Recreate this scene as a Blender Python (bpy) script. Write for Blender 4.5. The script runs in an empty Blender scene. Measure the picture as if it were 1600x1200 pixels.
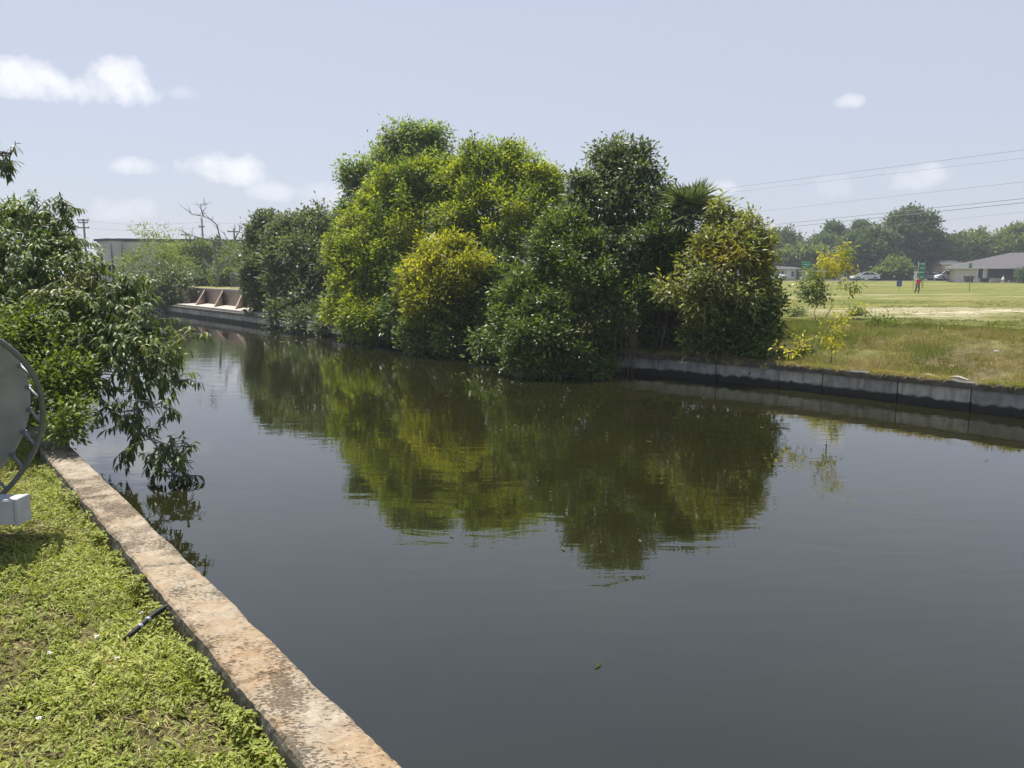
import bpy, bmesh, math, random
import numpy as np
from mathutils import Vector, Matrix, noise as mnoise

random.seed(7)
rng = np.random.default_rng(7)
S = bpy.context.scene
COL = S.collection
PI = math.pi

# ------------------------------------------------------------------ camera
HC = 2.55
FPX = 1200.0
PITCH = math.atan(170 / FPX)
cam_d = bpy.data.cameras.new('camera')
cam = bpy.data.objects.new('camera', cam_d)
COL.objects.link(cam)
cam.location = (0, 0, HC)
cam.rotation_euler = (PI / 2 - PITCH, 0, 0)
cam_d.sensor_width = 36
cam_d.lens = 36 * FPX / 1600
cam_d.clip_start = 0.05
cam_d.clip_end = 4000
S.camera = cam

def ray(px, py):
    a, b = (px - 800) / FPX, -(py - 600) / FPX
    c, s = math.cos(PITCH), math.sin(PITCH)
    return Vector((a, c + b * s, -s + b * c))

def at_z(px, py, z):
    r = ray(px, py)
    return Vector((0, 0, HC)) + r * ((z - HC) / r.z)

def at_Y(px, py, Y):
    r = ray(px, py)
    return Vector((0, 0, HC)) + r * (Y / r.y)

# ------------------------------------------------------------------ light
SUN_EL = math.radians(68)
SUN_AZ = math.radians(-38)         # clockwise from +Y (the view direction): high and in front
w = bpy.data.worlds.new('World')
S.world = w
w.use_nodes = True
wn, wl = w.node_tree.nodes, w.node_tree.links
wn.clear()
wo = wn.new('ShaderNodeOutputWorld')
bg = wn.new('ShaderNodeBackground')
sky = wn.new('ShaderNodeTexSky')
sky.sky_type = 'NISHITA'
sky.sun_disc = False
sky.sun_elevation = SUN_EL
sky.sun_rotation = SUN_AZ
sky.air_density = 1.0
sky.dust_density = 1.5
sky.ozone_density = 1.5
bg.inputs['Strength'].default_value = 0.083

def wmath(op, a, b=None, clamp=False):
    n = wn.new('ShaderNodeMath'); n.operation = op; n.use_clamp = clamp
    for i, v in enumerate((a, b)):
        if v is None: continue
        if isinstance(v, (int, float)): n.inputs[i].default_value = v
        else: wl.new(v, n.inputs[i])
    return n.outputs[0]

tc = wn.new('ShaderNodeTexCoord')
gen = tc.outputs['Generated']
nz = wn.new('ShaderNodeTexNoise'); nz.inputs['Scale'].default_value = 26; nz.inputs['Detail'].default_value = 6
nz.inputs['Roughness'].default_value = 0.6
wl.new(gen, nz.inputs['Vector'])
# small fair-weather clouds: direction, half sizes (radians), strength
clouds = [(50, 128, 75, 26, .95), (195, 132, 55, 34, .95), (282, 143, 28, 12, .5), (350, 266, 58, 24, .9), (210, 260, 34, 13, .65),
          (430, 300, 40, 15, .5), (190, 326, 46, 18, .42), (510, 305, 60, 22, .35), (1325, 158, 20, 10, .55),
          (1435, 276, 52, 20, .5), (1125, 294, 34, 12, .42), (1300, 292, 26, 20, .18)]
tot = None
for (px, py, rx, ry, st) in clouds:
    c = ray(px, py).normalized()
    t1 = Vector((c.y, -c.x, 0)).normalized()
    t2 = t1.cross(c)
    if t2.z < 0: t2 = -t2
    sub = wn.new('ShaderNodeVectorMath'); sub.operation = 'SUBTRACT'
    wl.new(gen, sub.inputs[0]); sub.inputs[1].default_value = c
    acc = None
    for t, r in ((t1, rx), (t2, ry)):
        d = wn.new('ShaderNodeVectorMath'); d.operation = 'DOT_PRODUCT'
        wl.new(sub.outputs[0], d.inputs[0]); d.inputs[1].default_value = t * (FPX / r)
        sq = wmath('MULTIPLY', d.outputs['Value'], d.outputs['Value'])
        acc = sq if acc is None else wmath('ADD', acc, sq)
    nn = wmath('MULTIPLY', wmath('SUBTRACT', nz.outputs['Fac'], 0.5), 3.6)
    m = wmath('SUBTRACT', wmath('ADD', 1.0, nn), acc)
    m = wmath('MULTIPLY', wmath('MULTIPLY', m, .9, clamp=True), st)
    tot = m if tot is None else wmath('MAXIMUM', tot, m)
hz = wn.new('ShaderNodeMix'); hz.data_type = 'RGBA'       # thin high overcast veil over the blue
sxz = wn.new('ShaderNodeSeparateXYZ'); wl.new(gen, sxz.inputs[0])
mrz = wn.new('ShaderNodeMapRange'); mrz.inputs[1].default_value = .30; mrz.inputs[2].default_value = .60
mrz.inputs[3].default_value = .76; mrz.inputs[4].default_value = .06
wl.new(sxz.outputs['Z'], mrz.inputs[0]); wl.new(mrz.outputs[0], hz.inputs[0])
hz.inputs['B'].default_value = (4.7, 4.95, 5.85, 1)
wl.new(sky.outputs[0], hz.inputs['A'])
mx = wn.new('ShaderNodeMix'); mx.data_type = 'RGBA'
wl.new(tot, mx.inputs[0])
wl.new(hz.outputs['Result'], mx.inputs['A'])
mx.inputs['B'].default_value = (7.2, 7.3, 7.7, 1)
wl.new(mx.outputs['Result'], bg.inputs['Color'])
wl.new(bg.outputs[0], wo.inputs['Surface'])

sd = bpy.data.lights.new('sun', 'SUN')
sun = bpy.data.objects.new('sun', sd)
COL.objects.link(sun)
sd.energy = 4.9
sd.angle = math.radians(0.53)
sd.color = (1.0, 0.95, 0.87)
sdir = Vector((math.sin(SUN_AZ) * math.cos(SUN_EL), math.cos(SUN_AZ) * math.cos(SUN_EL), math.sin(SUN_EL)))
sun.rotation_euler = sdir.to_track_quat('Z', 'Y').to_euler()

S.view_settings.view_transform = 'Standard'
S.view_settings.look = 'None'
S.view_settings.exposure = 0.72
S.view_settings.gamma = 1

# ------------------------------------------------------------------ helpers
def tag(o, label=None, cat=None, group=None, kind=None):
    if label: o['label'] = label
    if cat: o['category'] = cat
    if group: o['group'] = group
    if kind: o['kind'] = kind
    return o

def empty(name, loc, label=None, cat=None, group=None, rz=0):
    o = bpy.data.objects.new(name, None)
    COL.objects.link(o)
    o.location = loc
    o.rotation_euler = (0, 0, rz)
    o.empty_display_size = 0.2
    bpy.context.view_layer.update()
    return tag(o, label, cat, group)

def link(name, me, mats, parent=None, world=True):
    """link a mesh; world=True: its coordinates are world coordinates even under an (unrotated) parent"""
    o = bpy.data.objects.new(name, me)
    COL.objects.link(o)
    if not isinstance(mats, (list, tuple)): mats = [mats]
    for m in mats: me.materials.append(m)
    if parent is not None:
        o.parent = parent
        if world:
            o.matrix_parent_inverse = Matrix.LocRotScale(parent.location, parent.rotation_euler, parent.scale).inverted()
    return o

class MB:
    def __init__(s): s.v, s.f, s.mi, s.sm = [], [], [], []
    def add(s, vs, fs, mi=0, smooth=False):
        k = len(s.v)
        s.v += [tuple(v) for v in vs]
        for f in fs:
            s.f.append([k + i for i in f]); s.mi.append(mi); s.sm.append(smooth)
        return s
    def box(s, c, size, rot=None, mi=0, ch=0.0):
        hx, hy, hz_ = [a / 2 for a in size]
        c = Vector(c)
        if ch <= 0:
            vs = [Vector((x, y, z)) for z in (-hz_, hz_) for x, y in ((-hx, -hy), (hx, -hy), (hx, hy), (-hx, hy))]
            fs = [(3, 2, 1, 0), (4, 5, 6, 7), (0, 1, 5, 4), (1, 2, 6, 5), (2, 3, 7, 6), (3, 0, 4, 7)]
        else:
            bm = bmesh.new()
            bmesh.ops.create_cube(bm, size=1)
            bmesh.ops.scale(bm, vec=size, verts=bm.verts)
            bmesh.ops.bevel(bm, geom=bm.edges[:], offset=ch, segments=2, affect='EDGES')
            bm.verts.ensure_lookup_table()
            for i, v in enumerate(bm.verts): v.index = i
            vs = [v.co.copy() for v in bm.verts]
            fs = [[v.index for v in f.verts] for f in bm.faces]
            bm.free()
        if rot is not None: vs = [rot @ v for v in vs]
        return s.add([c + v for v in vs], fs, mi)
    def tube(s, pts, rad, n=6, mi=0, smooth=True, caps=True):
        pts = [Vector(p) for p in pts]
        if not isinstance(rad, (list, tuple)): rad = [rad] * len(pts)
        vs, fs = [], []
        ref = None
        for i, p in enumerate(pts):
            t = (pts[min(i + 1, len(pts) - 1)] - pts[max(i - 1, 0)])
            t = t.normalized() if t.length > 1e-9 else Vector((0, 0, 1))
            if ref is None:
                ref = Vector((0, 0, 1)) if abs(t.z) < .9 else Vector((1, 0, 0))
            a = (ref - t * ref.dot(t))
            a = a.normalized() if a.length > 1e-6 else t.orthogonal().normalized()
            ref = a
            b = t.cross(a)
            for k in range(n):
                an = 2 * PI * k / n
                vs.append(p + (a * math.cos(an) + b * math.sin(an)) * rad[i])
        for i in range(len(pts) - 1):
            for k in range(n):
                k2 = (k + 1) % n
                fs.append((i * n + k, i * n + k2, (i + 1) * n + k2, (i + 1) * n + k))
        if caps:
            fs.append(tuple(range(n - 1, -1, -1)))
            fs.append(tuple((len(pts) - 1) * n + k for k in range(n)))
        return s.add(vs, fs, mi, smooth)
    def prism(s, prof, y0, y1, mi=0, inset=0.0, depth=0.0, M=None):
        """extrude an (x,z) outline from y0 to y1, optionally chamfered at both ends"""
        cx = sum(p[0] for p in prof) / len(prof); cz = sum(p[1] for p in prof) / len(prof)
        def ring(y, k):
            out = []
            for x, z in prof:
                d = Vector((x - cx, z - cz)); L = d.length or 1
                out.append(Vector((x - d.x / L * k, y, z - d.y / L * k)))
            return out
        rings = [ring(y0, inset), ring(y0 + depth, 0), ring(y1 - depth, 0), ring(y1, inset)] if inset > 0 else [ring(y0, 0), ring(y1, 0)]
        n = len(prof); vs = [v for r in rings for v in r]; fs = []
        for i in range(len(rings) - 1):
            for k in range(n):
                fs.append((i * n + k, i * n + (k + 1) % n, (i + 1) * n + (k + 1) % n, (i + 1) * n + k))
        fs.append(tuple(range(n - 1, -1, -1))); fs.append(tuple((len(rings) - 1) * n + k for k in range(n)))
        if M is not None: vs = [M @ v for v in vs]
        return s.add(vs, fs, mi)
    def build(s, name, mats, parent=None, world=True):
        me = bpy.data.meshes.new(name)
        me.from_pydata(s.v, [], s.f)
        me.polygons.foreach_set('material_index', s.mi)
        me.polygons.foreach_set('use_smooth', s.sm)
        bm = bmesh.new(); bm.from_mesh(me)
        bmesh.ops.recalc_face_normals(bm, faces=bm.faces)
        bm.to_mesh(me); bm.free()
        me.update()
        return link(name, me, mats, parent, world)

def raw_mesh(name, V, corners, starts, totals, var=None, smooth=False):
    me = bpy.data.meshes.new(name)
    me.vertices.add(len(V)); me.vertices.foreach_set('co', np.ascontiguousarray(V, dtype=np.float32).ravel())
    me.loops.add(len(corners)); me.loops.foreach_set('vertex_index', corners.astype(np.int32))
    me.polygons.add(len(starts))
    me.polygons.foreach_set('loop_start', starts.astype(np.int32))
    if var is not None:
        a = me.attributes.new('var', 'FLOAT', 'FACE')
    me.update(calc_edges=True)
    if var is not None:
        me.attributes['var'].data.foreach_set('value', var.astype(np.float32))
    me.polygons.foreach_set('use_smooth', [smooth] * len(starts))
    return me

def norm(a):
    return a / np.maximum(np.linalg.norm(a, axis=1, keepdims=True), 1e-9)

def leaves_simple(name, C, D, N, L, W, var, fold=0.12):
    """one folded rhombus (two triangles) per leaf"""
    n = len(C)
    D = norm(D); Sd = norm(np.cross(D, N)); N2 = np.cross(Sd, D)
    L = L[:, None]; W = W[:, None]
    V = np.stack([C, C + D * L * .45 + Sd * W * .5 + N2 * W * fold, C + D * L - N2 * W * .15, C + D * L * .45 - Sd * W * .5 + N2 * W * fold], 1).reshape(-1, 3)
    b = (np.arange(n) * 4)[:, None]
    corners = np.concatenate([b, b + 1, b + 2, b, b + 2, b + 3], 1).ravel()
    starts = np.arange(n * 2) * 3
    return raw_mesh(name, V, corners, starts, None, np.repeat(var, 2))

def leaves_fine(name, C, D, N, L, W, var, droop=0.3):
    n = len(C)
    D = norm(D); Sd = norm(np.cross(D, N)); N2 = np.cross(Sd, D)
    L = L[:, None]; W = W[:, None]
    dr = (np.full(n, droop) * rng.uniform(.4, 1.4, n))[:, None]
    def mid(t): return C + D * L * t + np.array([[0, 0, -1.0]]) * dr * L * t * t
    m = [mid(t) for t in (0, .3, .68, 1)]
    l1, r1 = m[1] + Sd * W * .48 + N2 * W * .16, m[1] - Sd * W * .48 + N2 * W * .16
    l2, r2 = m[2] + Sd * W * .40 + N2 * W * .13, m[2] - Sd * W * .40 + N2 * W * .13
    V = np.stack([m[0], m[1], m[2], m[3], l1, r1, l2, r2], 1).reshape(-1, 3)
    b = (np.arange(n) * 8)[:, None]
    idx = [0, 1, 4, 0, 5, 1, 1, 2, 6, 4, 1, 5, 7, 2, 2, 3, 6, 2, 7, 3]
    corners = (b + np.array(idx)[None, :]).ravel()
    tt = np.array([0, 3, 6, 10, 14, 17])
    starts = ((np.arange(n) * 20)[:, None] + tt[None, :]).ravel()
    return raw_mesh(name, V, corners, starts, None, np.repeat(var, 6), smooth=False)

# ------------------------------------------------------------------ materials
def new_mat(name):
    m = bpy.data.materials.new(name); m.use_nodes = True
    nt = m.node_tree; nt.nodes.clear()
    out = nt.nodes.new('ShaderNodeOutputMaterial')
    p = nt.nodes.new('ShaderNodeBsdfPrincipled')
    nt.links.new(p.outputs[0], out.inputs['Surface'])
    return m, nt, p, out

def nd(nt, t, **kw):
    n = nt.nodes.new(t)
    for k, v in kw.items():
        if k in n.inputs: n.inputs[k].default_value = v
        else: setattr(n, k, v)
    return n

def ramp(nt, fac, stops):
    r = nt.nodes.new('ShaderNodeValToRGB')
    el = r.color_ramp.elements
    while len(el) < len(stops): el.new(0.5)
    for e, (p, c) in zip(el, stops):
        e.position = p; e.color = (*c, 1) if len(c) == 3 else c
    nt.links.new(fac, r.inputs[0])
    return r.outputs[0]

def pos(nt):
    return nt.nodes.new('ShaderNodeNewGeometry').outputs['Position']

def noise(nt, scale, detail=4, rough=.55, vec=None, dist=0):
    n = nt.nodes.new('ShaderNodeTexNoise')
    n.inputs['Scale'].default_value = scale; n.inputs['Detail'].default_value = detail
    n.inputs['Roughness'].default_value = rough; n.inputs['Distortion'].default_value = dist
    nt.links.new(vec if vec is not None else pos(nt), n.inputs['Vector'])
    return n.outputs['Fac']

def mixc(nt, fac, a, b, mode='MIX'):
    m = nt.nodes.new('ShaderNodeMix'); m.data_type = 'RGBA'; m.blend_type = mode
    for s_, v in ((m.inputs[0], fac), (m.inputs['A'], a), (m.inputs['B'], b)):
        if isinstance(v, (int, float)): s_.default_value = v
        elif isinstance(v, tuple): s_.default_value = (*v, 1)
        else: nt.links.new(v, s_)
    return m.outputs['Result']

def mth(nt, op, a, b=None, clamp=False):
    n = nt.nodes.new('ShaderNodeMath'); n.operation = op; n.use_clamp = clamp
    for i, v in enumerate((a, b)):
        if v is None: continue
        if isinstance(v, (int, float)): n.inputs[i].default_value = v
        else: nt.links.new(v, n.inputs[i])
    return n.outputs[0]

def bump(nt, p, h, strength=.4, dist=.02):
    b = nt.nodes.new('ShaderNodeBump')
    b.inputs['Strength'].default_value = strength; b.inputs['Distance'].default_value = dist
    nt.links.new(h, b.inputs['Height']); nt.links.new(b.outputs[0], p.inputs['Normal'])

def simple(name, c, rough=.6, var=.15, scale=6, metal=0, bmp=0.15, spec=.4):
    m, nt, p, _ = new_mat(name)
    f = noise(nt, scale, 5)
    lo = tuple(x * (1 - var) for x in c); hi = tuple(min(1, x * (1 + var)) for x in c)
    nt.links.new(ramp(nt, f, [(.3, lo), (.7, hi)]), p.inputs['Base Color'])
    p.inputs['Roughness'].default_value = rough; p.inputs['Metallic'].default_value = metal
    p.inputs['Specular IOR Level'].default_value = spec
    if bmp: bump(nt, p, noise(nt, scale * 6, 4), bmp, .01)
    return m

def leaf_mat(name, stops, transl=.38, rough=.45, patch=None, pscale=1.2, pth=(.52, .68), spec=.35):
    m, nt, p, out = new_mat(name)
    at = nt.nodes.new('ShaderNodeAttribute'); at.attribute_name = 'var'
    col = ramp(nt, at.outputs['Fac'], stops)
    if patch:
        f = ramp(nt, noise(nt, pscale, 3), [(pth[0], (0, 0, 0)), (pth[1], (1, 1, 1))])
        col = mixc(nt, f, col, mixc(nt, .75, col, patch))
    nt.links.new(col, p.inputs['Base Color'])
    p.inputs['Roughness'].default_value = rough + .03
    p.inputs['Specular IOR Level'].default_value = spec * 1.3
    tr = nt.nodes.new('ShaderNodeBsdfTranslucent')
    tcol = mixc(nt, 1.0, col, (1.25, 1.3, .55), 'MULTIPLY')
    nt.links.new(tcol, tr.inputs['Color'])
    ms = nt.nodes.new('ShaderNodeMixShader'); ms.inputs[0].default_value = transl * 1.05
    nt.links.new(p.outputs[0], ms.inputs[1]); nt.links.new(tr.outputs[0], ms.inputs[2])
    nt.links.new(ms.outputs[0], out.inputs['Surface'])
    return m

def bark_mat(name, c):
    m, nt, p, _ = new_mat(name)
    mp = nt.nodes.new('ShaderNodeMapping'); mp.inputs['Scale'].default_value = (1, 1, .25)
    nt.links.new(pos(nt), mp.inputs['Vector'])
    f = noise(nt, 14, 6, .65, mp.outputs[0])
    nt.links.new(ramp(nt, f, [(.3, tuple(x * .5 for x in c)), (.55, c), (.75, tuple(min(1, x * 1.5) for x in c))]), p.inputs['Base Color'])
    p.inputs['Roughness'].default_value = .9
    bump(nt, p, f, .6, .03)
    return m

LM = {
 'mango': leaf_mat('mango_leaf', [(0, (.032, .055, .012)), (.4, (.085, .135, .026)), (.8, (.19, .25, .050)), (1, (.36, .30, .07))], .30, .44, patch=(.20, .20, .03), pscale=.9, pth=(.55, .72), spec=.3),
 'dark': leaf_mat('grey_green_leaf', [(0, (.045, .065, .032)), (.5, (.115, .15, .068)), (1, (.25, .28, .13))], .32, .42),
 'grey': leaf_mat('tall_tree_leaf', [(0, (.085, .135, .050)), (.5, (.17, .235, .080)), (1, (.30, .36, .12))], .522, .45, patch=(.20, .23, .03), pscale=.8),
 'lime': leaf_mat('lime_leaf', [(0, (.085, .125, .012)), (.5, (.215, .265, .022)), (1, (.42, .43, .040))], .525, .45, patch=(.07, .12, .02), pscale=.6, pth=(.5, .62)),
 'yellow': leaf_mat('yellow_leaf', [(0, (.13, .16, .012)), (.5, (.32, .32, .018)), (1, (.52, .46, .03))], .525, .45, patch=(.10, .13, .02), pscale=.9, pth=(.5, .62)),
 'mangrove': leaf_mat('mangrove_leaf', [(0, (.038, .065, .014)), (.5, (.098, .145, .030)), (1, (.21, .28, .06))], .32, .36, spec=.3),
 'ficus': leaf_mat('deep_green_leaf', [(0, (.040, .068, .030)), (.5, (.105, .145, .060)), (1, (.25, .28, .11))], .32, .40, spec=.3),
 'olive': leaf_mat('olive_leaf', [(0, (.07, .095, .025)), (.5, (.19, .215, .055)), (1, (.40, .39, .11))], .38, .42, patch=(.30, .24, .02), pscale=.9, pth=(.52, .66)),
 'gold': leaf_mat('gold_leaf', [(0, (0.180, 0.204, 0.024)), (.5, (0.432, 0.384, 0.024)), (1, (0.600, 0.528, 0.036))], .42, .5, patch=(.10, .18, .03), pscale=1.1, pth=(.46, .56)),
 'far': leaf_mat('far_tree_leaf', [(0, (0.036, 0.068, 0.033)), (.5, (0.078, 0.128, 0.053)), (1, (0.158, 0.203, 0.075))], .3, .6),
 'feather': leaf_mat('feathery_leaf', [(0, (.12, .17, .04)), (.5, (.22, .27, .06)), (1, (.34, .37, .10))], .4, .6),
 'farlight': leaf_mat('far_light_leaf', [(0, (0.068, 0.105, 0.033)), (.5, (0.135, 0.188, 0.053)), (1, (0.240, 0.285, 0.075))], .35, .6),
 'palm': leaf_mat('palm_leaf', [(0, (.045, .070, .020)), (.5, (.10, .135, .060)), (1, (.20, .23, .12))], .28, .42, spec=.3),
 'deadpalm': leaf_mat('dead_frond', [(0, (.08, .060, .035)), (.5, (.15, .115, .07)), (1, (.24, .19, .12))], .2, .8),
 'weed': leaf_mat('weed_leaf', [(0, (.10, .135, .022)), (.45, (.255, .285, .045)), (.85, (.38, .43, .08)), (1, (.50, .42, .19))], .32, .5, patch=(.26, .24, .06), pscale=1.3, pth=(.55, .70), spec=.3),
 'bank': leaf_mat('bank_grass_blade', [(0, (.10, .12, .030)), (.4, (.20, .21, .05)), (.7, (.31, .27, .11)), (1, (.40, .32, .19))], .3, .7, patch=(.15, .21, .035), pscale=.35, pth=(.50, .60), spec=.15),
 'vine': leaf_mat('vine_leaf', [(0, (.045, .075, .012)), (.5, (.13, .18, .025)), (1, (.27, .30, .055))], .35, .45),
}
BARK = bark_mat('bark', (.12, .095, .07))
BARKP = bark_mat('pale_bark', (.30, .26, .21))
BARKG = bark_mat('grey_bark', (.21, .19, .165))
ROOT = bark_mat('aerial_root', (.24, .18, .13))

# water
m, nt, p, _ = new_mat('canal_water'); WATER = m
nf = noise(nt, .25, 3)
nt.links.new(ramp(nt, nf, [(.35, (.010, .0105, .003)), (.65, (.016, .016, .005))]), p.inputs['Base Color'])
p.inputs['IOR'].default_value = 1.85; p.inputs['Roughness'].default_value = .012
p.inputs['Specular IOR Level'].default_value = .5
mp = nd(nt, 'ShaderNodeMapping'); mp.inputs['Rotation'].default_value = (0, 0, math.radians(8)); mp.inputs['Scale'].default_value = (.55, 1.5, 1)
nt.links.new(pos(nt), mp.inputs['Vector'])
h1 = noise(nt, 2.2, 2.5, .5, mp.outputs[0], .4)
h2 = noise(nt, 12, 2, .5, mp.outputs[0], .2)
patchy = ramp(nt, noise(nt, .14, 2), [(.38, (.25, .25, .25)), (.62, (1, 1, 1))])
h = mth(nt, 'MULTIPLY', mth(nt, 'ADD', h1, mth(nt, 'MULTIPLY', h2, .10)), patchy)
bump(nt, p, h, 1.0, .0045)

# left lawn soil
m, nt, p, _ = new_mat('lawn_soil'); SOIL = m
f = noise(nt, 7, 8, .65)
c = ramp(nt, f, [(.3, (.035, .032, .018)), (.5, (.085, .075, .035)), (.7, (.16, .125, .07))])
nt.links.new(c, p.inputs['Base Color']); p.inputs['Roughness'].default_value = 1; p.inputs['Specular IOR Level'].default_value = .1
bump(nt, p, noise(nt, 30, 6), .8, .03)

# field: mown grass, sandy patches
m, nt, p, _ = new_mat('field_grass'); FIELD = m
P_ = pos(nt)
sx = nt.nodes.new('ShaderNodeSeparateXYZ'); nt.links.new(P_, sx.inputs[0])
mp = nd(nt, 'ShaderNodeMapping'); mp.inputs['Scale'].default_value = (.5, 1, 1)
nt.links.new(P_, mp.inputs['Vector'])
g1 = ramp(nt, noise(nt, .28, 6, .6, mp.outputs[0]), [(.30, (.115, .135, .036)), (.5, (.175, .185, .055)), (.70, (.25, .225, .09))])
g2 = ramp(nt, noise(nt, 1.6, 10, .8), [(.34, (.45, .47, .45)), (.5, (.95, .95, .9)), (.66, (1.35, 1.3, 1.25))])
grass = mixc(nt, 1.0, g1, g2, 'MULTIPLY')
brown = ramp(nt, noise(nt, 3, 6, .7), [(.3, (.085, .065, .038)), (.5, (.17, .135, .075)), (.7, (.29, .235, .145))])
sandc = ramp(nt, noise(nt, 1.2, 8, .75), [(.3, (.28, .23, .14)), (.55, (.55, .48, .36)), (.8, (.70, .64, .53))])
def band(v, lo0, lo1, hi0, hi1):
    a = nd(nt, 'ShaderNodeMapRange'); a.inputs[1].default_value = lo0; a.inputs[2].default_value = lo1
    b = nd(nt, 'ShaderNodeMapRange'); b.inputs[1].default_value = hi0; b.inputs[2].default_value = hi1; b.inputs[3].default_value = 1; b.inputs[4].default_value = 0
    nt.links.new(v, a.inputs[0]); nt.links.new(v, b.inputs[0])
    return mth(nt, 'MULTIPLY', a.outputs[0], b.outputs[0])
# distance from canal wall, measured along the bank normal
nrm = mth(nt, 'ADD', mth(nt, 'MULTIPLY', sx.outputs['X'], .68), mth(nt, 'MULTIPLY', sx.outputs['Y'], .73))
nearbank = band(nrm, 0, 1, 19.5, 27)
nearbank = mth(nt, 'MULTIPLY', nearbank, ramp(nt, noise(nt, .5, 5, .6), [(.36, (.1, .1, .1)), (.56, (.9, .9, .9))]), True)
col = mixc(nt, nearbank, grass, brown)
sm = mth(nt, 'MULTIPLY', band(sx.outputs['Y'], 25.5, 30, 38, 43), band(sx.outputs['X'], 12, 18, 60, 80))
mps = nd(nt, 'ShaderNodeMapping'); mps.inputs['Scale'].default_value = (.35, 1, 1); nt.links.new(P_, mps.inputs['Vector'])
sm = mth(nt, 'MULTIPLY', sm, ramp(nt, noise(nt, .55, 8, .68, mps.outputs[0]), [(.40, (0, 0, 0)), (.54, (.95, .95, .95))]))
col = mixc(nt, sm, col, sandc)
sm2 = mth(nt, 'MULTIPLY', band(sx.outputs['Y'], 55, 60, 74, 80), ramp(nt, noise(nt, .3, 6, .7, mps.outputs[0]), [(.52, (0, 0, 0)), (.64, (.7, .7, .7))]))
col = mixc(nt, sm2, col, sandc)
nt.links.new(col, p.inputs['Base Color']); p.inputs['Roughness'].default_value = 1; p.inputs['Specular IOR Level'].default_value = .05
bump(nt, p, noise(nt, 6, 8, .75), .9, .14)

# old concrete cap, rusty stains and pits
m, nt, p, _ = new_mat('weathered_concrete'); CAP = m
P_ = pos(nt)
base = ramp(nt, noise(nt, 9, 8, .65), [(.25, (.17, .14, .10)), (.5, (.29, .25, .19)), (.75, (.41, .37, .30))])
orange = ramp(nt, noise(nt, 24, 6, .7), [(.3, (.21, .12, .05)), (.7, (.36, .235, .12))])
spc = nt.nodes.new('ShaderNodeSeparateXYZ'); nt.links.new(P_, spc.inputs[0])
mrc = nd(nt, 'ShaderNodeMapRange'); mrc.inputs[1].default_value = 3.6; mrc.inputs[2].default_value = 7.5; mrc.inputs[3].default_value = 1.0; mrc.inputs[4].default_value = .30
nt.links.new(spc.outputs['Y'], mrc.inputs[0])
om = mth(nt, 'MULTIPLY', ramp(nt, noise(nt, 1.3, 6, .7), [(.38, (0, 0, 0)), (.60, (.62, .62, .62))]), mrc.outputs[0])
col = mixc(nt, om, base, orange)
mpc = nd(nt, 'ShaderNodeMapping'); mpc.inputs['Rotation'].default_value = (0, 0, math.radians(20)); mpc.inputs['Scale'].default_value = (1, 2.2, 1)
nt.links.new(P_, mpc.inputs['Vector'])
pit = noise(nt, 38, 6, .68, mpc.outputs[0], .3)
pitd = noise(nt, 3.2, 3, .5)
pm = mth(nt, 'ADD', pit, mth(nt, 'MULTIPLY', mth(nt, 'SUBTRACT', pitd, .5), .75))
pf = ramp(nt, pm, [(.535, (0, 0, 0)), (.63, (1, 1, 1))])
col = mixc(nt, mth(nt, 'MULTIPLY', pf, .62), col, (.10, .075, .05))
shell = ramp(nt, noise(nt, 60, 2, .5), [(.74, (0, 0, 0)), (.77, (1, 1, 1))])
col = mixc(nt, mth(nt, 'MULTIPLY', shell, .5), col, (.72, .68, .6))
nt.links.new(col, p.inputs['Base Color']); p.inputs['Roughness'].default_value = .95; p.inputs['Specular IOR Level'].default_value = .2
hh = mth(nt, 'SUBTRACT', mth(nt, 'MULTIPLY', noise(nt, 90, 6, .7), .35), pf)
bump(nt, p, hh, .9, .008)

# right sea wall panels: tidal stain near the water
def panel_mat(name, c, stain_top=.20):
    m, nt, p, _ = new_mat(name)
    P_ = pos(nt)
    s_ = nt.nodes.new('ShaderNodeSeparateXYZ'); nt.links.new(P_, s_.inputs[0])
    oi = nt.nodes.new('ShaderNodeObjectInfo')
    base = ramp(nt, noise(nt, 4, 7, .65), [(.3, tuple(x * .62 for x in c)), (.55, c), (.8, tuple(x * 1.25 for x in c))])
    tone = ramp(nt, oi.outputs['Random'], [(0, (.72, .72, .74)), (1, (1.15, 1.13, 1.08))])
    col = mixc(nt, 1.0, base, tone, 'MULTIPLY')
    mp = nd(nt, 'ShaderNodeMapping'); mp.inputs['Scale'].default_value = (1, 1, .12); nt.links.new(P_, mp.inputs['Vector'])
    streak = ramp(nt, noise(nt, 9, 5, .6, mp.outputs[0]), [(.45, (0, 0, 0)), (.7, (1, 1, 1))])
    col = mixc(nt, mth(nt, 'MULTIPLY', streak, .5), col, (.05, .048, .04))
    z = mth(nt, 'ADD', s_.outputs['Z'], mth(nt, 'MULTIPLY', mth(nt, 'SUBTRACT', noise(nt, 5, 4), .5), .16))
    mr = nd(nt, 'ShaderNodeMapRange'); mr.inputs[1].default_value = stain_top; mr.inputs[2].default_value = stain_top - .05
    nt.links.new(z, mr.inputs[0])
    col = mixc(nt, mr.outputs[0], col, (.022, .022, .016))
    nt.links.new(col, p.inputs['Base Color']); p.inputs['Roughness'].default_value = .9
    bump(nt, p, noise(nt, 30, 5), .4, .01)
    return m
PANEL = panel_mat('seawall_panel', (.38, .37, .33))
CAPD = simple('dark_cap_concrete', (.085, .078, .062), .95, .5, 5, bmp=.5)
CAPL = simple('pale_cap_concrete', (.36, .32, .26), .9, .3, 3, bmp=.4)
RETW = panel_mat('stained_pink_concrete', (.40, .31, .25), -5)
CONC = simple('pale_concrete', (.42, .37, .31), .9, .25, 2.5, bmp=.3)
METAL = simple('galvanised_metal', (.50, .52, .55), .5, .12, 9, metal=.3, bmp=.05)
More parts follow.
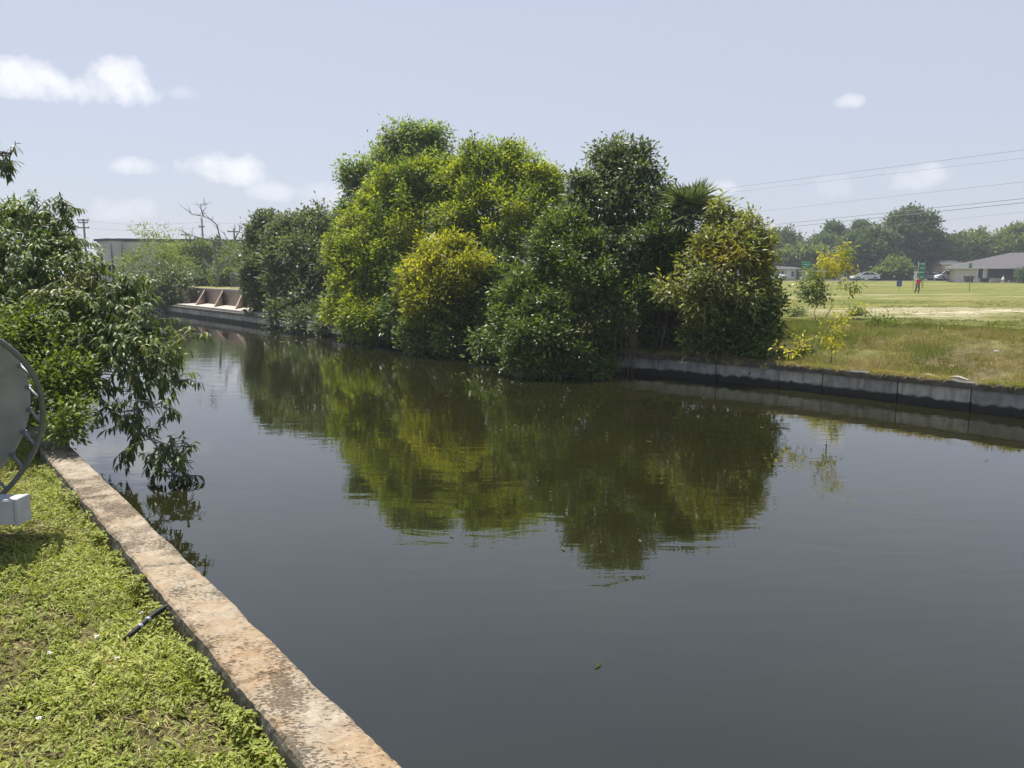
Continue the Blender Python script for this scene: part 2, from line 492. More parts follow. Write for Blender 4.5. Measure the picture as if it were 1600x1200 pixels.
RODM = simple('dull_rod_metal', (.24, .26, .27), .5, .12, 9, metal=.3, bmp=.05)
GREYM = simple('grey_painted_metal', (.29, .32, .35), .45, .22, 3, metal=.2, bmp=.04)
HOOPM = simple('hoop_metal', (.18, .20, .18), .35, .18, 12, metal=.3, bmp=.05)
BLACKP = simple('black_plastic', (.016, .016, .018), .7, .2, 20, bmp=.05)
WOODP = simple('weathered_pole_wood', (.115, .095, .08), .9, .25, 4)
WALLB = simple('grey_stucco', (.50, .48, .46), .9, .10, 1.2, bmp=.1)
WALLW = simple('cream_stucco', (.58, .55, .48), .9, .08, 1.0, bmp=.1)
WALLP = simple('pink_stucco', (.46, .37, .32), .9, .1, 1.0, bmp=.1)
TRIM = simple('white_trim', (.70, .69, .66), .6, .05, 2)
ROOFG = simple('grey_shingle', (.095, .09, .095), .95, .18, 3, bmp=.4)
ROOFD = simple('dark_roof_edge', (.05, .05, .055), .8, .2, 2)
WIREM = simple('grey_aluminium_wire', (.16, .17, .18), .6, .05, 2, bmp=0)
GLASS = simple('dark_glass', (.012, .014, .018), .08, .2, 1, bmp=0, spec=.6)
SCREEN = simple('dark_insect_screen', (.030, .033, .040), .5, .25, 1.5, bmp=0)
GREENS = simple('green_sign_sheeting', (.012, .22, .12), .4, .05, 2, bmp=0)
BLUES = simple('blue_sign_sheeting', (.012, .055, .20), .4, .05, 2, bmp=0)
WHITES = simple('white_lettering', (.80, .80, .80), .5, .02, 2, bmp=0)
POSTM = simple('sign_post_steel', (.20, .22, .20), .5, .1, 5, metal=.5, bmp=0)
ASPH = simple('asphalt', (.06, .06, .06), .95, .2, 1)
PAINTW = simple('white_car_paint', (.72, .73, .74), .2, .02, 1, bmp=0, spec=.6)
PAINTG = simple('grey_car_paint', (.20, .22, .26), .22, .03, 1, metal=.4, bmp=0, spec=.6)
PAINTS = simple('silver_car_paint', (.42, .45, .50), .22, .03, 1, metal=.4, bmp=0, spec=.6)
TYRE = simple('tyre_rubber', (.018, .018, .018), .85, .2, 8, bmp=0)
RIM = simple('alloy_rim', (.45, .46, .48), .3, .1, 4, metal=.8, bmp=0)
LAMPR = simple('tail_lamp', (.35, .02, .02), .3, .1, 4, bmp=0)
LAMPW = simple('head_lamp', (.75, .76, .78), .15, .05, 4, bmp=0)
SKIN = simple('skin', (.36, .20, .13), .6, .08, 20, bmp=0)
SHIRT = simple('red_shirt_cloth', (.50, .035, .06), .85, .12, 12)
TROUS = simple('dark_grey_trouser_cloth', (.055, .058, .068), .9, .15, 12)
HAIR = simple('dark_hair', (.02, .015, .012), .7, .2, 30)
BROWNF = simple('brown_furniture', (.13, .085, .06), .7, .2, 5)

# ------------------------------------------------------------------ setting: canal, banks
HW = 0.55
wall_px = [(1600, 606), (1400, 586.5), (1200, 567), (1065, 556), (900, 545.5), (770, 535), (617, 517), (480, 502.5), (382, 490.5), (260, 476.5), (200, 469.8)]
RW = [at_z(a, b, HW).to_2d() for a, b in wall_px]
d0 = (RW[0] - RW[1]).normalized(); d1 = (RW[-1] - RW[-3]).normalized()
RW = [RW[0] + d0 * 900, RW[0] + d0 * 8] + RW + [RW[-1] + d1 * 60, RW[-1] + d1 * 900]
cum = [0]
for a, b in zip(RW, RW[1:]): cum.append(cum[-1] + (b - a).length)
U0 = cum[2]                                    # arc length at the right edge of the photograph
def wall_at(u):
    u += U0
    for i in range(len(RW) - 1):
        if u <= cum[i + 1] or i == len(RW) - 2:
            t = (u - cum[i]) / (cum[i + 1] - cum[i])
            return RW[i].lerp(RW[i + 1], t)
ND = Vector((.68, .733))                       # from the water into the right-hand land
def sstep(a, b, x):
    t = max(0, min(1, (x - a) / (b - a))); return t * t * (3 - 2 * t)
def interp(x, pts):
    if x <= pts[0][0]: return pts[0][1]
    for (a, va), (b, vb) in zip(pts, pts[1:]):
        if x <= b: return va + (vb - va) * (x - a) / (b - a)
    return pts[-1][1]
def nz2(x, y, s, amp): return mnoise.noise(Vector((x * s, y * s, 3.1))) * amp
def height_right(x, y, d):
    right = .50 + .58 * sstep(.25, 4.2, d)
    far = interp(y, [(0, 1.08), (22, 1.05), (36, .86), (60, .72), (80, .69), (125, 1.45), (150, 1.75), (300, 2.0)])
    right = right + (far - 1.08) * sstep(4, 9, d)
    left = .52 + (.12 * sstep(.3, 1.5, d)) + .95 * sstep(2.3, 2.5, d)
    wl_ = sstep(-8, -13, x) * sstep(60, 300, 360 - y)
    z = right * (1 - wl_) + left * wl_
    z += (nz2(x, y, .9, .10) + nz2(x, y, 2.6, .05)) * sstep(.3, 1.2, d) * (1 - sstep(10, 60, d)) * (1 - wl_)
    return z
us = sorted(set([-880, -500, -300, -200, -120, -80, -50, -30, -20, -14] + [round(-10 + .4 * i, 3) for i in range(0, 110)] + [34 + 1.0 * i for i in range(0, 50)] + [90, 100, 120, 150, 200, 300, 450, 600, 900]))
ds = [0.12, .25, .4, .6, .8, 1, 1.3, 1.6, 2, 2.3, 2.4, 2.5, 2.8, 3.2, 3.7, 4.3, 5, 5.8, 6.6, 7.5, 8.5, 10, 11.5, 13, 15, 17, 20, 23, 27, 32, 38, 45, 52, 60, 70, 80, 92, 105, 120, 140, 170, 220, 300, 450, 700, 1200, 2000]
vs, fs = [], []
for u in us:
    b = wall_at(u)
    for d in ds:
        q = b + ND * d
        vs.append((q.x, q.y, height_right(q.x, q.y, d)))
nd_ = len(ds)
for i in range(len(us) - 1):
    for j in range(nd_ - 1):
        fs.append((i * nd_ + j, (i + 1) * nd_ + j, (i + 1) * nd_ + j + 1, i * nd_ + j + 1))
tag(MB().add(vs, fs, 0, True).build('field', FIELD), kind='structure')
def ground_right(x, y):
    best = 1e9; bd = 0
    for i in range(len(RW) - 1):
        a, b = RW[i], RW[i + 1]
        # solve a + t(b-a) + d ND = (x,y)
        e = b - a; q = Vector((x, y)) - a
        det = e.x * ND.y - e.y * ND.x
        t = (q.x * ND.y - q.y * ND.x) / det
        d = (e.x * q.y - e.y * q.x) / det
        if -1e-6 <= t <= 1 + 1e-6: return height_right(x, y, d)
    return 1.0

# left wall line
A = at_z(637, 1200, HW).to_2d(); B = at_z(72, 659, HW).to_2d()
LD = (B - A).normalized(); LN = Vector((-LD.y, LD.x))            # LN points to the lawn (left)
if LN.x > 0: LN = -LN
CW = abs((at_z(300, 985, HW).to_2d() - A).dot(LN))
print('cap width', CW, 'dir', LD, 'canal width', abs((RW[8] - A).dot(LN)))
def lw(t, d, z=0.0):                                              # t along, d towards lawn
    q = A + LD * t + LN * d
    return Vector((q.x, q.y, z))
def lawn_z(t, d):
    q = lw(t, d)
    return .375 + .03 * min(max(t, 0), 6) / 6 + nz2(q.x, q.y, 1.3, .05) + nz2(q.x, q.y, 5, .02) - .03 * sstep(.5, .0, d - CW)
ts = [-600, -200, -80, -30, -12] + [-6 + .25 * i for i in range(0, 110)] + [22 + i for i in range(0, 40)] + [70, 90, 130, 200, 400, 1200]
dl = [CW - .03, CW + .04, CW + .1, CW + .2] + [CW + .35 + .2 * i for i in range(0, 30)] + [8, 10, 14, 20, 40, 90, 200, 500, 1200]
vs, fs = [], []
for t in ts:
    for d in dl:
        q = lw(t, d); vs.append((q.x, q.y, lawn_z(t, d) if d < 9 else .42))
k = len(dl)
for i in range(len(ts) - 1):
    for j in range(k - 1):
        fs.append((i * k + j, (i + 1) * k + j, (i + 1) * k + j + 1, i * k + j + 1))
tag(MB().add(vs, fs, 0, True).build('lawn', SOIL), kind='structure')

# water: strip between the banks (reaching under both walls)
vs, fs = [], []
for u in us:
    b = wall_at(u) + ND * .1
    t = (b - A).dot(LD)
    q = lw(t, CW * .5)
    vs += [(b.x, b.y, 0), (q.x, q.y, 0)]
for i in range(len(us) - 1): fs.append((2 * i, 2 * i + 1, 2 * i + 3, 2 * i + 2))
tag(MB().add(vs, fs).build('water', WATER), kind='structure')

# left sea wall: dense displaced slab
root = empty('seawall', lw(6, CW / 2, 0), 'weathered concrete seawall with a pitted rusty cap beside the near lawn', 'seawall')
mb = MB()
prof = [(0, -.8), (0, .0), (0, .25), (0, .42), (0.0, .50), (.005, .535)] + [(.02 + (CW - .04) * i / 16, HW) for i in range(17)] + [(CW - .005, .535), (CW, .50), (CW, .45), (CW, .40), (CW, .34), (CW, .2), (CW, -.2)]
tt = [-.5 - i for i in range(12, 0, -1)] + [-.5 + .02 * i for i in range(0, 640)] + [12.4 + .25 * i for i in range(60)] + [28, 34, 44, 60, 90]
vs, fs = [], []
joints = [1.05, 2.95, 5.1, 7.4, 9.8]
for t in tt:
    for (d, z) in prof:
        q = lw(t, d, z)
        n1 = mnoise.noise(Vector((t * 6, d * 9, z * 9))); n2 = mnoise.noise(Vector((t * 22, d * 26, z * 20))); n3 = mnoise.noise(Vector((t * 1.3, d, 7)))
        n4 = mnoise.noise(Vector((t * 50, d * 30, z * 30 + 4)))
        dz = 0; dd = 0
        if z >= .53:
            dz = n1 * .006 + n2 * .004 + n4 * .003 - max(0, n2 + .6 * n4 - .42) * .035
            for j in joints:
                dz -= .02 * math.exp(-((t - j - .03 * n1 - d * .25) / .014) ** 2)
        edge = min(d, CW - d)
        if edge < .03 and z > .3:
            kz = 1 if z > .49 else .35
            k_ = kz * max(0, mnoise.noise(Vector((t * 3.1, 11 if d < CW / 2 else 23, z * 3)))) * .022 + kz * n2 * .006
            dd = k_ if d < CW / 2 else -k_
            if z > .52: dz -= max(0, n2) * .012
        vs.append(q + Vector((LN.x * dd, LN.y * dd, dz + n3 * .012)))
k = len(prof)
for i in range(len(tt) - 1):
    for j in range(k - 1):
        fs.append((i * k + j, (i + 1) * k + j, (i + 1) * k + j + 1, i * k + j + 1))
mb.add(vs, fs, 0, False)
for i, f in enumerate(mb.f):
    if i % (k - 1) >= 25 - 2 or i % (k - 1) < 4: mb.mi[i] = 1  # side faces get a darker concrete: their shade is put into the colour
mb.build('cap', [CAP, simple('shaded_side_concrete', (.115, .105, .085), .95, .45, 9, bmp=.6)], root)

# right sea wall: dark cap, single panels
root = empty('seawall', (*wall_at(6), 0), 'grey panelled concrete seawall below the open field and mangroves', 'seawall')
capm = MB(); capl = MB()
def strip(mb, u0, u1, step, o0, o1, z0, z1, jit=0.0):
    vs, fs = [], []
    n = int((u1 - u0) / step) + 1
    for i in range(n + 1):
        u = u0 + (u1 - u0) * i / n
        b = wall_at(u)
        j1 = mnoise.noise(Vector((u * 2.3, 1, 1))) * jit; j2 = mnoise.noise(Vector((u * 3.7, 5, 1))) * jit
        for o, z in ((o0 - j1, z0), (o0 - j1, z1 + j2), (o1, z1 + j2), (o1, z0)):
            q = b + ND * o; vs.append((q.x, q.y, z))
    for i in range(n):
        for k in range(4): fs.append((i * 4 + k, (i + 1) * 4 + k, (i + 1) * 4 + (k + 1) % 4, i * 4 + (k + 1) % 4))
    fs += [(0, 1, 2, 3), (n * 4 + 3, n * 4 + 2, n * 4 + 1, n * 4)]
    mb.add(vs, fs)
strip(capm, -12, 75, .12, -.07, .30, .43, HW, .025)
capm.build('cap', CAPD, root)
u = -8.0
while u < 62:
    wd = random.choice([.95, 1.05, 1.2, 1.35, 1.6])
    b0, b1 = wall_at(u + .012), wall_at(u + wd - .012)
    o = random.uniform(-.012, .012)
    mb = MB(); vs = []
    for b in (b0, b1):
        for oo, z in ((o, -.7), (o, .428), (.13, .428), (.13, -.7)):
            q = b + ND * oo; vs.append((q.x, q.y, z))
    mb.add(vs, [(0, 1, 2, 3), (7, 6, 5, 4), (0, 4, 5, 1), (1, 5, 6, 2), (2, 6, 7, 3), (3, 7, 4, 0)])
    mb.build('panel', PANEL, root)
    u += wd
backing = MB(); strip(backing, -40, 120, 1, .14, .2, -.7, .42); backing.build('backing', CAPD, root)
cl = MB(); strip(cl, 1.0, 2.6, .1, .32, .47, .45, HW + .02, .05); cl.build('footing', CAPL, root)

# ------------------------------------------------------------------ foliage machinery
def blob_world(b):
    px, py, r, Y = b[:4]
    c = at_Y(px, py, Y)
    return np.array(c), r * Y / FPX

def crown_points(blobs, L, W, cov, sig, nl, seed, back=.55, cull=.62, inner=.14, gap=0.0, sub=.36, nb=12, spray=.12, core=.50):
    """leaf clusters on the shells of small bosses, which sit on the shells of the limbs' masses"""
    rg = np.random.default_rng(seed)
    B = [blob_world(b) for b in blobs]
    bosses = []
    for bi, (c, r) in enumerate(B):
        ns = nb
        dv = norm(rg.normal(size=(ns, 3)))
        for d in dv:
            if d[1] > .3 and rg.random() > back: continue
            n2 = mnoise.noise(Vector(c + d * r) * 1.7)
            if core and mnoise.noise(Vector(c + d * r) * 1.15 + Vector((7, 1, 3))) < -.24: continue
            rs = r * sub * rg.choice([.45, .6, .8, 1.0, 1.2, 1.45])
            q = c + d * (r * (1 + .42 * n2 + rg.uniform(-.12, .22)) - rs * .75)
            if any(bj != bi and np.dot(q - c2, q - c2) < (cull * r2) ** 2 for bj, (c2, r2) in enumerate(B)): continue
            bosses.append((q, rs, d, rg.normal() * .17))
        if core: bosses.append((c, r * core, np.array([0, 0, 1.0]), -.05))
    cen, out, clr = [], [], []
    for bi, (c, r) in enumerate(B):                       # leafy shoots that break the outline
        if not core: break
        for _ in range(int(4 + 9 * min(r, 1.6))):
            d = norm((rg.normal(size=3) * np.array([1, .7, .8]) + np.array([0, -.1, .45]))[None])[0]
            e = norm((d * .7 + np.array([0, 0, .55]) + rg.normal(size=3) * .3)[None])[0]
            q0 = c + d * r * .92
            if any(bj != bi and np.dot(q0 - c2, q0 - c2) < (.85 * r2) ** 2 for bj, (c2, r2) in enumerate(B)): continue
            ln_ = r * rg.choice([.2, .3, .4, .55, .8]); m_ = max(2, int(ln_ / (.10 + sig * .35))); cv = rg.normal() * .12 + .06
            for k in range(m_):
                t = (k + .5) / m_
                for _j in range(1 if t > .6 else (2 if t > .3 else 3)):
                    q = q0 + e * ln_ * t + rg.normal(size=3) * sig * .55 * (1 - t)
                    if q[2] > .05: cen.append(q); out.append(e); clr.append(cv)
    for (c, r, dm, cv) in bosses:
        nt_ = max(2, int(cov * .8 * 12.57 * r * r / (L * W * .5) / nl))
        dv = norm(rg.normal(size=(nt_, 3)) + dm * .45 + np.array([0, 0, .35]))
        rad = np.where(rg.random(nt_) < inner, rg.uniform(.2, .8, nt_), rg.uniform(.78, 1.12, nt_))
        for k in range(nt_):
            d = dv[k]
            n2 = mnoise.noise(Vector(c + d * r) * 3.3)
            if n2 < -.26 + gap: continue
            q = c + d * r * rad[k] * (1 + .22 * n2)
            if q[2] < .04: continue
            cen.append(q); out.append(d); clr.append(cv + rg.normal() * .10 + n2 * .12)
            if d[2] > -.1 and rg.random() < spray:          # a shoot standing clear of the boss
                e = norm((d + np.array([0, 0, .5]) + rg.normal(size=3) * .35)[None])[0]
                for t in (.10, .20, .30)[:rg.integers(1, 4)]:
                    cen.append(q + e * (t + .04)); out.append(e); clr.append(cv + .12)
    return np.array(cen), np.array(out), np.array(clr), rg

def crown(name, parent, blobs, mat, L=.12, W=.055, cov=1.5, sig=.13, nl=16, droop=.3, seed=1, up=.9, **kw):
    cen, out, clr, rg = crown_points(blobs, L, W, cov, sig, nl, seed, **kw)
    n = len(cen)
    Cc = np.repeat(cen, nl, 0); Oo = np.repeat(out, nl, 0); cr = np.repeat(clr, nl)
    off = rg.normal(size=(n * nl, 3)) * sig
    off[:, 2] *= .75
    C = Cc + off
    D = norm(Oo * .6 + norm(off) * .9 + rg.normal(size=(n * nl, 3)) * .45 + np.array([[0, 0, -droop]]))
    N = norm(Oo * .45 + rg.normal(size=(n * nl, 3)) * .55 + np.array([[0, 0, up]]))
    Ls = L * rg.uniform(.7, 1.65, n * nl); Ws = W * rg.uniform(.8, 1.6, n * nl)
    var = np.clip(.45 + cr + rg.normal(size=n * nl) * .20, 0, 1)
    me = leaves_simple(name, C, D, N, Ls, Ws, var)
    return link(name, me, mat, parent)

def limbs(name, parent, base, blobs, r0, mat, seed=1, sub=3, forks=None):
    """tapered trunk rising from base to a fork, one limb to each blob, twigs inside the blob"""
    rg = random.Random(seed)
    mb = MB()
    B = [blob_world(b) for b in blobs]
    base = Vector(base)
    mean = Vector(np.mean([b[0] for b in B], axis=0))
    top = base.lerp(mean, .45); top.x = base.x * .6 + mean.x * .4
    j = Vector((rg.uniform(-.12, .12), rg.uniform(-.1, .1), 0))
    mid = base.lerp(top, .5) + j
    mb.tube([base - Vector((0, 0, .3)), base, mid, top], [r0 * 1.35, r0 * 1.1, r0 * .85, r0 * .7], 8)
    for c, r in B:
        c = Vector(c)
        s_ = top if rg.random() < .65 else mid
        m1 = s_.lerp(c, .5) + Vector((rg.uniform(-.25, .25), rg.uniform(-.25, .25), rg.uniform(0, .35)))
        k = max(.25, min(1, r / 1.2))
        mb.tube([s_, m1, c], [r0 * .5 * k, r0 * .33 * k, r0 * .18 * k], 6)
        for q in range(sub):
            d = Vector((rg.gauss(0, 1), rg.gauss(0, 1), rg.gauss(.4, 1))).normalized()
            e = c + d * r * rg.uniform(.7, .98)
            e2 = c.lerp(e, .5) + Vector((rg.uniform(-.1, .1), rg.uniform(-.1, .1), rg.uniform(0, .12)))
            if e.z < .1: continue
            mb.tube([c, e2, e], [r0 * .17 * k, r0 * .1 * k, .006], 5)
    return mb.build(name, mat, parent)

def tree(name, label, cat, base, blobs, mat, bark, r0=.1, group=None, seed=1, sub=3, **kw):
    root = empty(name, base, label, cat, group)
    limbs('trunk', root, base, blobs, r0, bark, seed, sub)
    crown('crown', root, blobs, mat, seed=seed, **kw)
    return root

def gbase(px, Y, zofs=0):
    q = at_Y(px, 500, Y)
    return Vector((q.x, q.y, ground_right(q.x, q.y) + zofs))

# ------------------------------------------------------------------ the trees on the far bank
gt = 'trees overhanging the far bank'
# M1 dark rounded clump
tree('mangrove_tree', 'dark grey green round tree beside the concrete retaining wall', 'tree', gbase(410, 42.5),
     [(418, 376, 26, 42), (412, 405, 30, 41.5), (425, 370, 26, 42), (412, 450, 28, 41), (436, 430, 42, 41), (418, 485, 24, 40.3), (440, 480, 34, 40), (440, 502, 20, 36.9), (402, 365, 12, 42), (415, 346, 9, 42)],
     LM['dark'], BARKG, .13, gt, 11, L=.17, W=.085, cov=1.45, sig=.20, nl=16, droop=.2)
tree('mangrove_tree', 'dull green broad tree leaning over the canal beside the lime green tree', 'tree', gbase(490, 39.5),
     [(455, 372, 25, 40), (485, 362, 28, 40), (512, 370, 24, 39.5), (530, 380, 20, 39), (470, 410, 45, 39), (510, 420, 44, 38.3), (470, 462, 45, 37.8), (510, 468, 42, 37), (540, 430, 34, 37), (470, 496, 28, 37.3), (505, 495, 26, 36.4), (533, 492, 28, 35.8), (480, 507, 20, 34.5), (520, 513, 20, 32.4), (483, 345, 12, 40), (452, 352, 10, 40)],
     LM['dark'], BARKG, .14, gt, 12, L=.16, W=.08, cov=1.45, sig=.20, nl=16, droop=.2)
# bare pale twigs in it
# M2 tall
tree('tall_tree', 'tallest open crowned pale green tree rising behind the lime green foliage', 'tree', gbase(625, 33.5),
     [(655, 222, 22, 33), (682, 216, 15, 33), (620, 238, 22, 33), (690, 245, 16, 33), (660, 258, 30, 32.5), (600, 262, 24, 33), (575, 262, 18, 33), (548, 270, 15, 33), (560, 296, 20, 33), (620, 285, 36, 32.5), (590, 320, 30, 32.5), (667, 300, 40, 32), (610, 250, 24, 33), (712, 262, 14, 31), (640, 212, 12, 33), (545, 330, 14, 33)],
     LM['grey'], BARKG, .15, gt, 13, L=.14, W=.065, cov=1.35, sig=.17, nl=15, droop=.5, gap=.08, cull=.5)
# M3 lime
tree('lime_green_tree', 'lime green bushy tree left of the yellow one', 'tree', gbase(600, 31),
     [(650, 300, 36, 31), (612, 325, 34, 31), (575, 355, 32, 31), (545, 385, 28, 31), (595, 380, 44, 30), (645, 355, 48, 30), (690, 320, 36, 30), (545, 430, 36, 30), (590, 430, 46, 29.3), (640, 420, 44, 29), (560, 470, 38, 29.5), (605, 480, 38, 28.8), (525, 400, 18, 31), (700, 285, 24, 30.5), (660, 275, 20, 31)],
     LM['lime'], BARK, .15, gt, 14, L=.13, W=.06, cov=1.45, sig=.15, nl=16, droop=.3)
# M4 upper right
tree('lime_green_tree', 'rounded yellow green tree with gap of sky to its right', 'tree', gbase(790, 28.5),
     [(775, 252, 24, 29), (800, 248, 20, 29), (745, 262, 22, 29), (820, 268, 22, 28.5), (770, 285, 36, 28.5), (730, 290, 26, 29), (835, 305, 34, 28), (850, 288, 20, 28), (856, 320, 16, 28), (760, 330, 40, 28), (800, 340, 42, 27.5), (845, 350, 36, 27.5), (735, 365, 38, 28), (790, 395, 44, 27), (835, 400, 42, 27), (860, 380, 28, 27), (700, 350, 26, 29), (745, 400, 34, 27.5)],
     LM['lime'], BARK, .14, gt, 15, L=.12, W=.055, cov=1.45, sig=.14, nl=16, droop=.35)
# M5 yellow
tree('yellow_green_tree', 'bright yellow leaved tree in the middle of the far bank', 'tree', gbase(700, 26.8),
     [(700, 402, 30, 25.3), (668, 418, 30, 25.3), (650, 450, 26, 25.1), (728, 422, 28, 25.3), (695, 445, 42, 24.6), (748, 440, 22, 25.3), (662, 480, 26, 24.8), (700, 482, 22, 24.4)],
     LM['yellow'], BARK, .09, gt, 16, L=.12, W=.055, cov=1.5, sig=.13, nl=16, droop=.3)
tree('mangrove_tree', 'deep green undergrowth tree under the yellow leaved tree', 'tree', gbase(720, 26.3),
     [(700, 490, 36, 25), (740, 480, 38, 25), (670, 505, 26, 25.3), (720, 520, 28, 24.3), (760, 505, 34, 24.5), (765, 440, 40, 25.8), (630, 495, 28, 26.8), (645, 455, 32, 27.3), (590, 500, 24, 28), (800, 460, 40, 25), (560, 492, 26, 30), (700, 536, 16, 23.8), (650, 530, 20, 25.2), (755, 546, 20, 22.4)],
     LM['mangrove'], BARK, .10, gt, 17, L=.13, W=.06, cov=1.4, sig=.15, nl=16, droop=.3)
tree('shrub', 'pale green sprawling shrub hanging over the seawall at water level', 'shrub', gbase(580, 28.6),
     [(560, 498, 20, 28), (585, 500, 24, 27.7), (605, 508, 18, 27.3), (548, 512, 14, 28), (580, 518, 14, 27.4), (545, 485, 12, 28.3)],
     LM['lime'], BARKP, .03, gt, 18, L=.11, W=.055, cov=1.1, sig=.15, nl=12, droop=.4)
# M6 mangrove at the water
tree('mangrove_tree', 'glossy green mangrove spreading lowest over the water', 'tree', gbase(900, 20.9),
     [(800, 470, 22, 20.8), (835, 460, 34, 20.8), (870, 425, 36, 21), (865, 385, 30, 21.3), (905, 400, 36, 20.8), (850, 500, 40, 20.2), (805, 510, 30, 20.2), (820, 548, 34, 19.4), (870, 545, 42, 19.2), (910, 500, 44, 19.8), (850, 575, 22, 19.0), (800, 560, 18, 19.4), (910, 450, 46, 20.3), (900, 565, 26, 19.2), (955, 480, 42, 20.2), (890, 360, 22, 21)],
     LM['mangrove'], BARK, .11, gt, 19, L=.10, W=.05, cov=1.5, sig=.12, nl=16, droop=.15)
# M7 tall dark
tree('ficus_tree', 'tall dark green tree with pointed top right of the sky gap', 'tree', gbase(985, 22.6),
     [(945, 243, 15, 22.5), (972, 240, 14, 22.3), (1000, 245, 13, 22.3), (962, 275, 28, 22.3), (1000, 285, 28, 22), (1018, 268, 10, 22.3), (905, 290, 10, 22), (922, 300, 20, 22), (938, 320, 32, 22), (980, 325, 42, 21.6), (1025, 310, 26, 22), (1040, 330, 26, 22), (905, 340, 24, 22), (935, 370, 40, 21.5), (985, 385, 46, 21), (1025, 380, 34, 21.3), (1083, 318, 13, 21.5), (1062, 335, 14, 21.8), (960, 430, 44, 21), (1010, 440, 40, 21.2), (1000, 500, 40, 21.5), (1060, 470, 36, 21.6), (1045, 520, 32, 21.4), (1080, 525, 28, 21.2), (1020, 535, 28, 21)],
     LM['ficus'], BARKG, .15, gt, 20, L=.13, W=.055, cov=1.35, sig=.14, nl=15, droop=.55, gap=.03, cull=.55)
tree('mangrove_tree', 'small bright green tree below the fan palm head', 'tree', gbase(1030, 20.6),
     [(1045, 365, 18, 20.6), (1040, 390, 26, 20.4), (1045, 425, 24, 20.2), (1022, 410, 18, 20.4), (1010, 470, 22, 19.8)],
     LM['mangrove'], BARK, .05, gt, 21, L=.10, W=.05, cov=1.5, sig=.11, nl=16, droop=.2)
# M8 olive right
tree('olive_tree', 'olive and yellow leaved tree at the edge of the field', 'tree', gbase(1125, 19.6),
     [(1127, 328, 9, 19.8), (1128, 350, 13, 19.8), (1170, 352, 12, 19.8), (1182, 376, 16, 19.8), (1143, 378, 22, 19.6), (1105, 390, 28, 19.4), (1150, 410, 38, 19.2), (1190, 408, 15, 19.5), (1092, 430, 30, 19), (1130, 450, 40, 18.8), (1172, 460, 32, 19), (1095, 480, 22, 18.7), (1040, 455, 12, 19), (1190, 440, 18, 19.4), (1110, 500, 18, 18.6)],
     LM['olive'], BARKG, .08, gt, 22, L=.12, W=.05, cov=1.25, sig=.12, nl=13, droop=.6, gap=.05)
tree('mangrove_tree', 'low dark green bush at the foot of the olive tree', 'shrub', gbase(1165, 19.2),
     [(1195, 500, 20, 18.8), (1175, 515, 30, 18.6), (1145, 505, 28, 18.8), (1125, 530, 26, 18.5), (1180, 540, 24, 18.2), (1205, 520, 12, 18.6), (1100, 525, 24, 18.8), (1195, 480, 20, 19)],
     LM['mangrove'], BARK, .05, gt, 23, L=.11, W=.055, cov=1.5, sig=.12, nl=15, droop=.25)
for q, (px, py, Y, r, lab, sd_) in enumerate([
     (945, 540, 20.2, 22, 'dark leafy bush low among the hanging roots', 31), (930, 578, 18.9, 14, 'small leafy bush touching the water at the mangrove foot', 32)]):
    tree('shrub', lab, 'shrub', gbase(px, 20.5), [(px, py, r, Y), (px + r, py + 5, r * .7, Y + .2), (px - r, py + 6, r * .7, Y + .1)], LM['mangrove'], BARK, .03, gt, sd_, L=.10, W=.05, cov=1.4, sig=.11, nl=14)

# hanging roots and thin trunks
rr = random.Random(5)
ri = 0
rmb = MB()
root = empty('root_tangle', gbase(990, 20.4), 'pale thin aerial roots hanging down to the water below the mangrove', 'roots', None)
for i in range(15):
    px = rr.choice([rr.uniform(905, 935), rr.uniform(960, 1000), rr.uniform(965, 990), rr.uniform(1035, 1060)])
    Y = 19.35 + rr.uniform(0, .6)
    y0 = rr.uniform(440, 480)
    top = at_Y(px, y0, Y); bot = at_Y(px + rr.uniform(-14, 14), 560, Y - rr.uniform(0, .3)); bot.z = -.2
    if px > 1035: bot.z = .5; bot.y = max(bot.y, 19.8); top.y = max(top.y, 19.7)
    mid = top.lerp(bot, .5) + Vector((rr.uniform(-.08, .08), 0, 0))
    MB().tube([top, mid, bot], [.006, .008, .007], 5).build('root', ROOT, root)
root = empty('dead_branches', gbase(840, 23), 'pale bare branches sticking out beside the round lime tree', 'branches', None)
mb = MB()
for i in range(16):
    s_ = at_Y(870, 395, 22.3); e = at_Y(815 + rr.uniform(-8, 25), 372 + rr.uniform(-8, 34), 21.6 + rr.uniform(-.3, .5))
    m_ = s_.lerp(e, .5) + Vector((0, 0, rr.uniform(-.1, .12)))
    mb.tube([s_, m_, e], [.02, .012, .004], 5)
    mb.tube([m_, m_.lerp(e, .6) + Vector((rr.uniform(-.15, .15), 0, rr.uniform(-.2, .2)))], [.009, .004], 4)
mb.build('branch', BARKP, root)

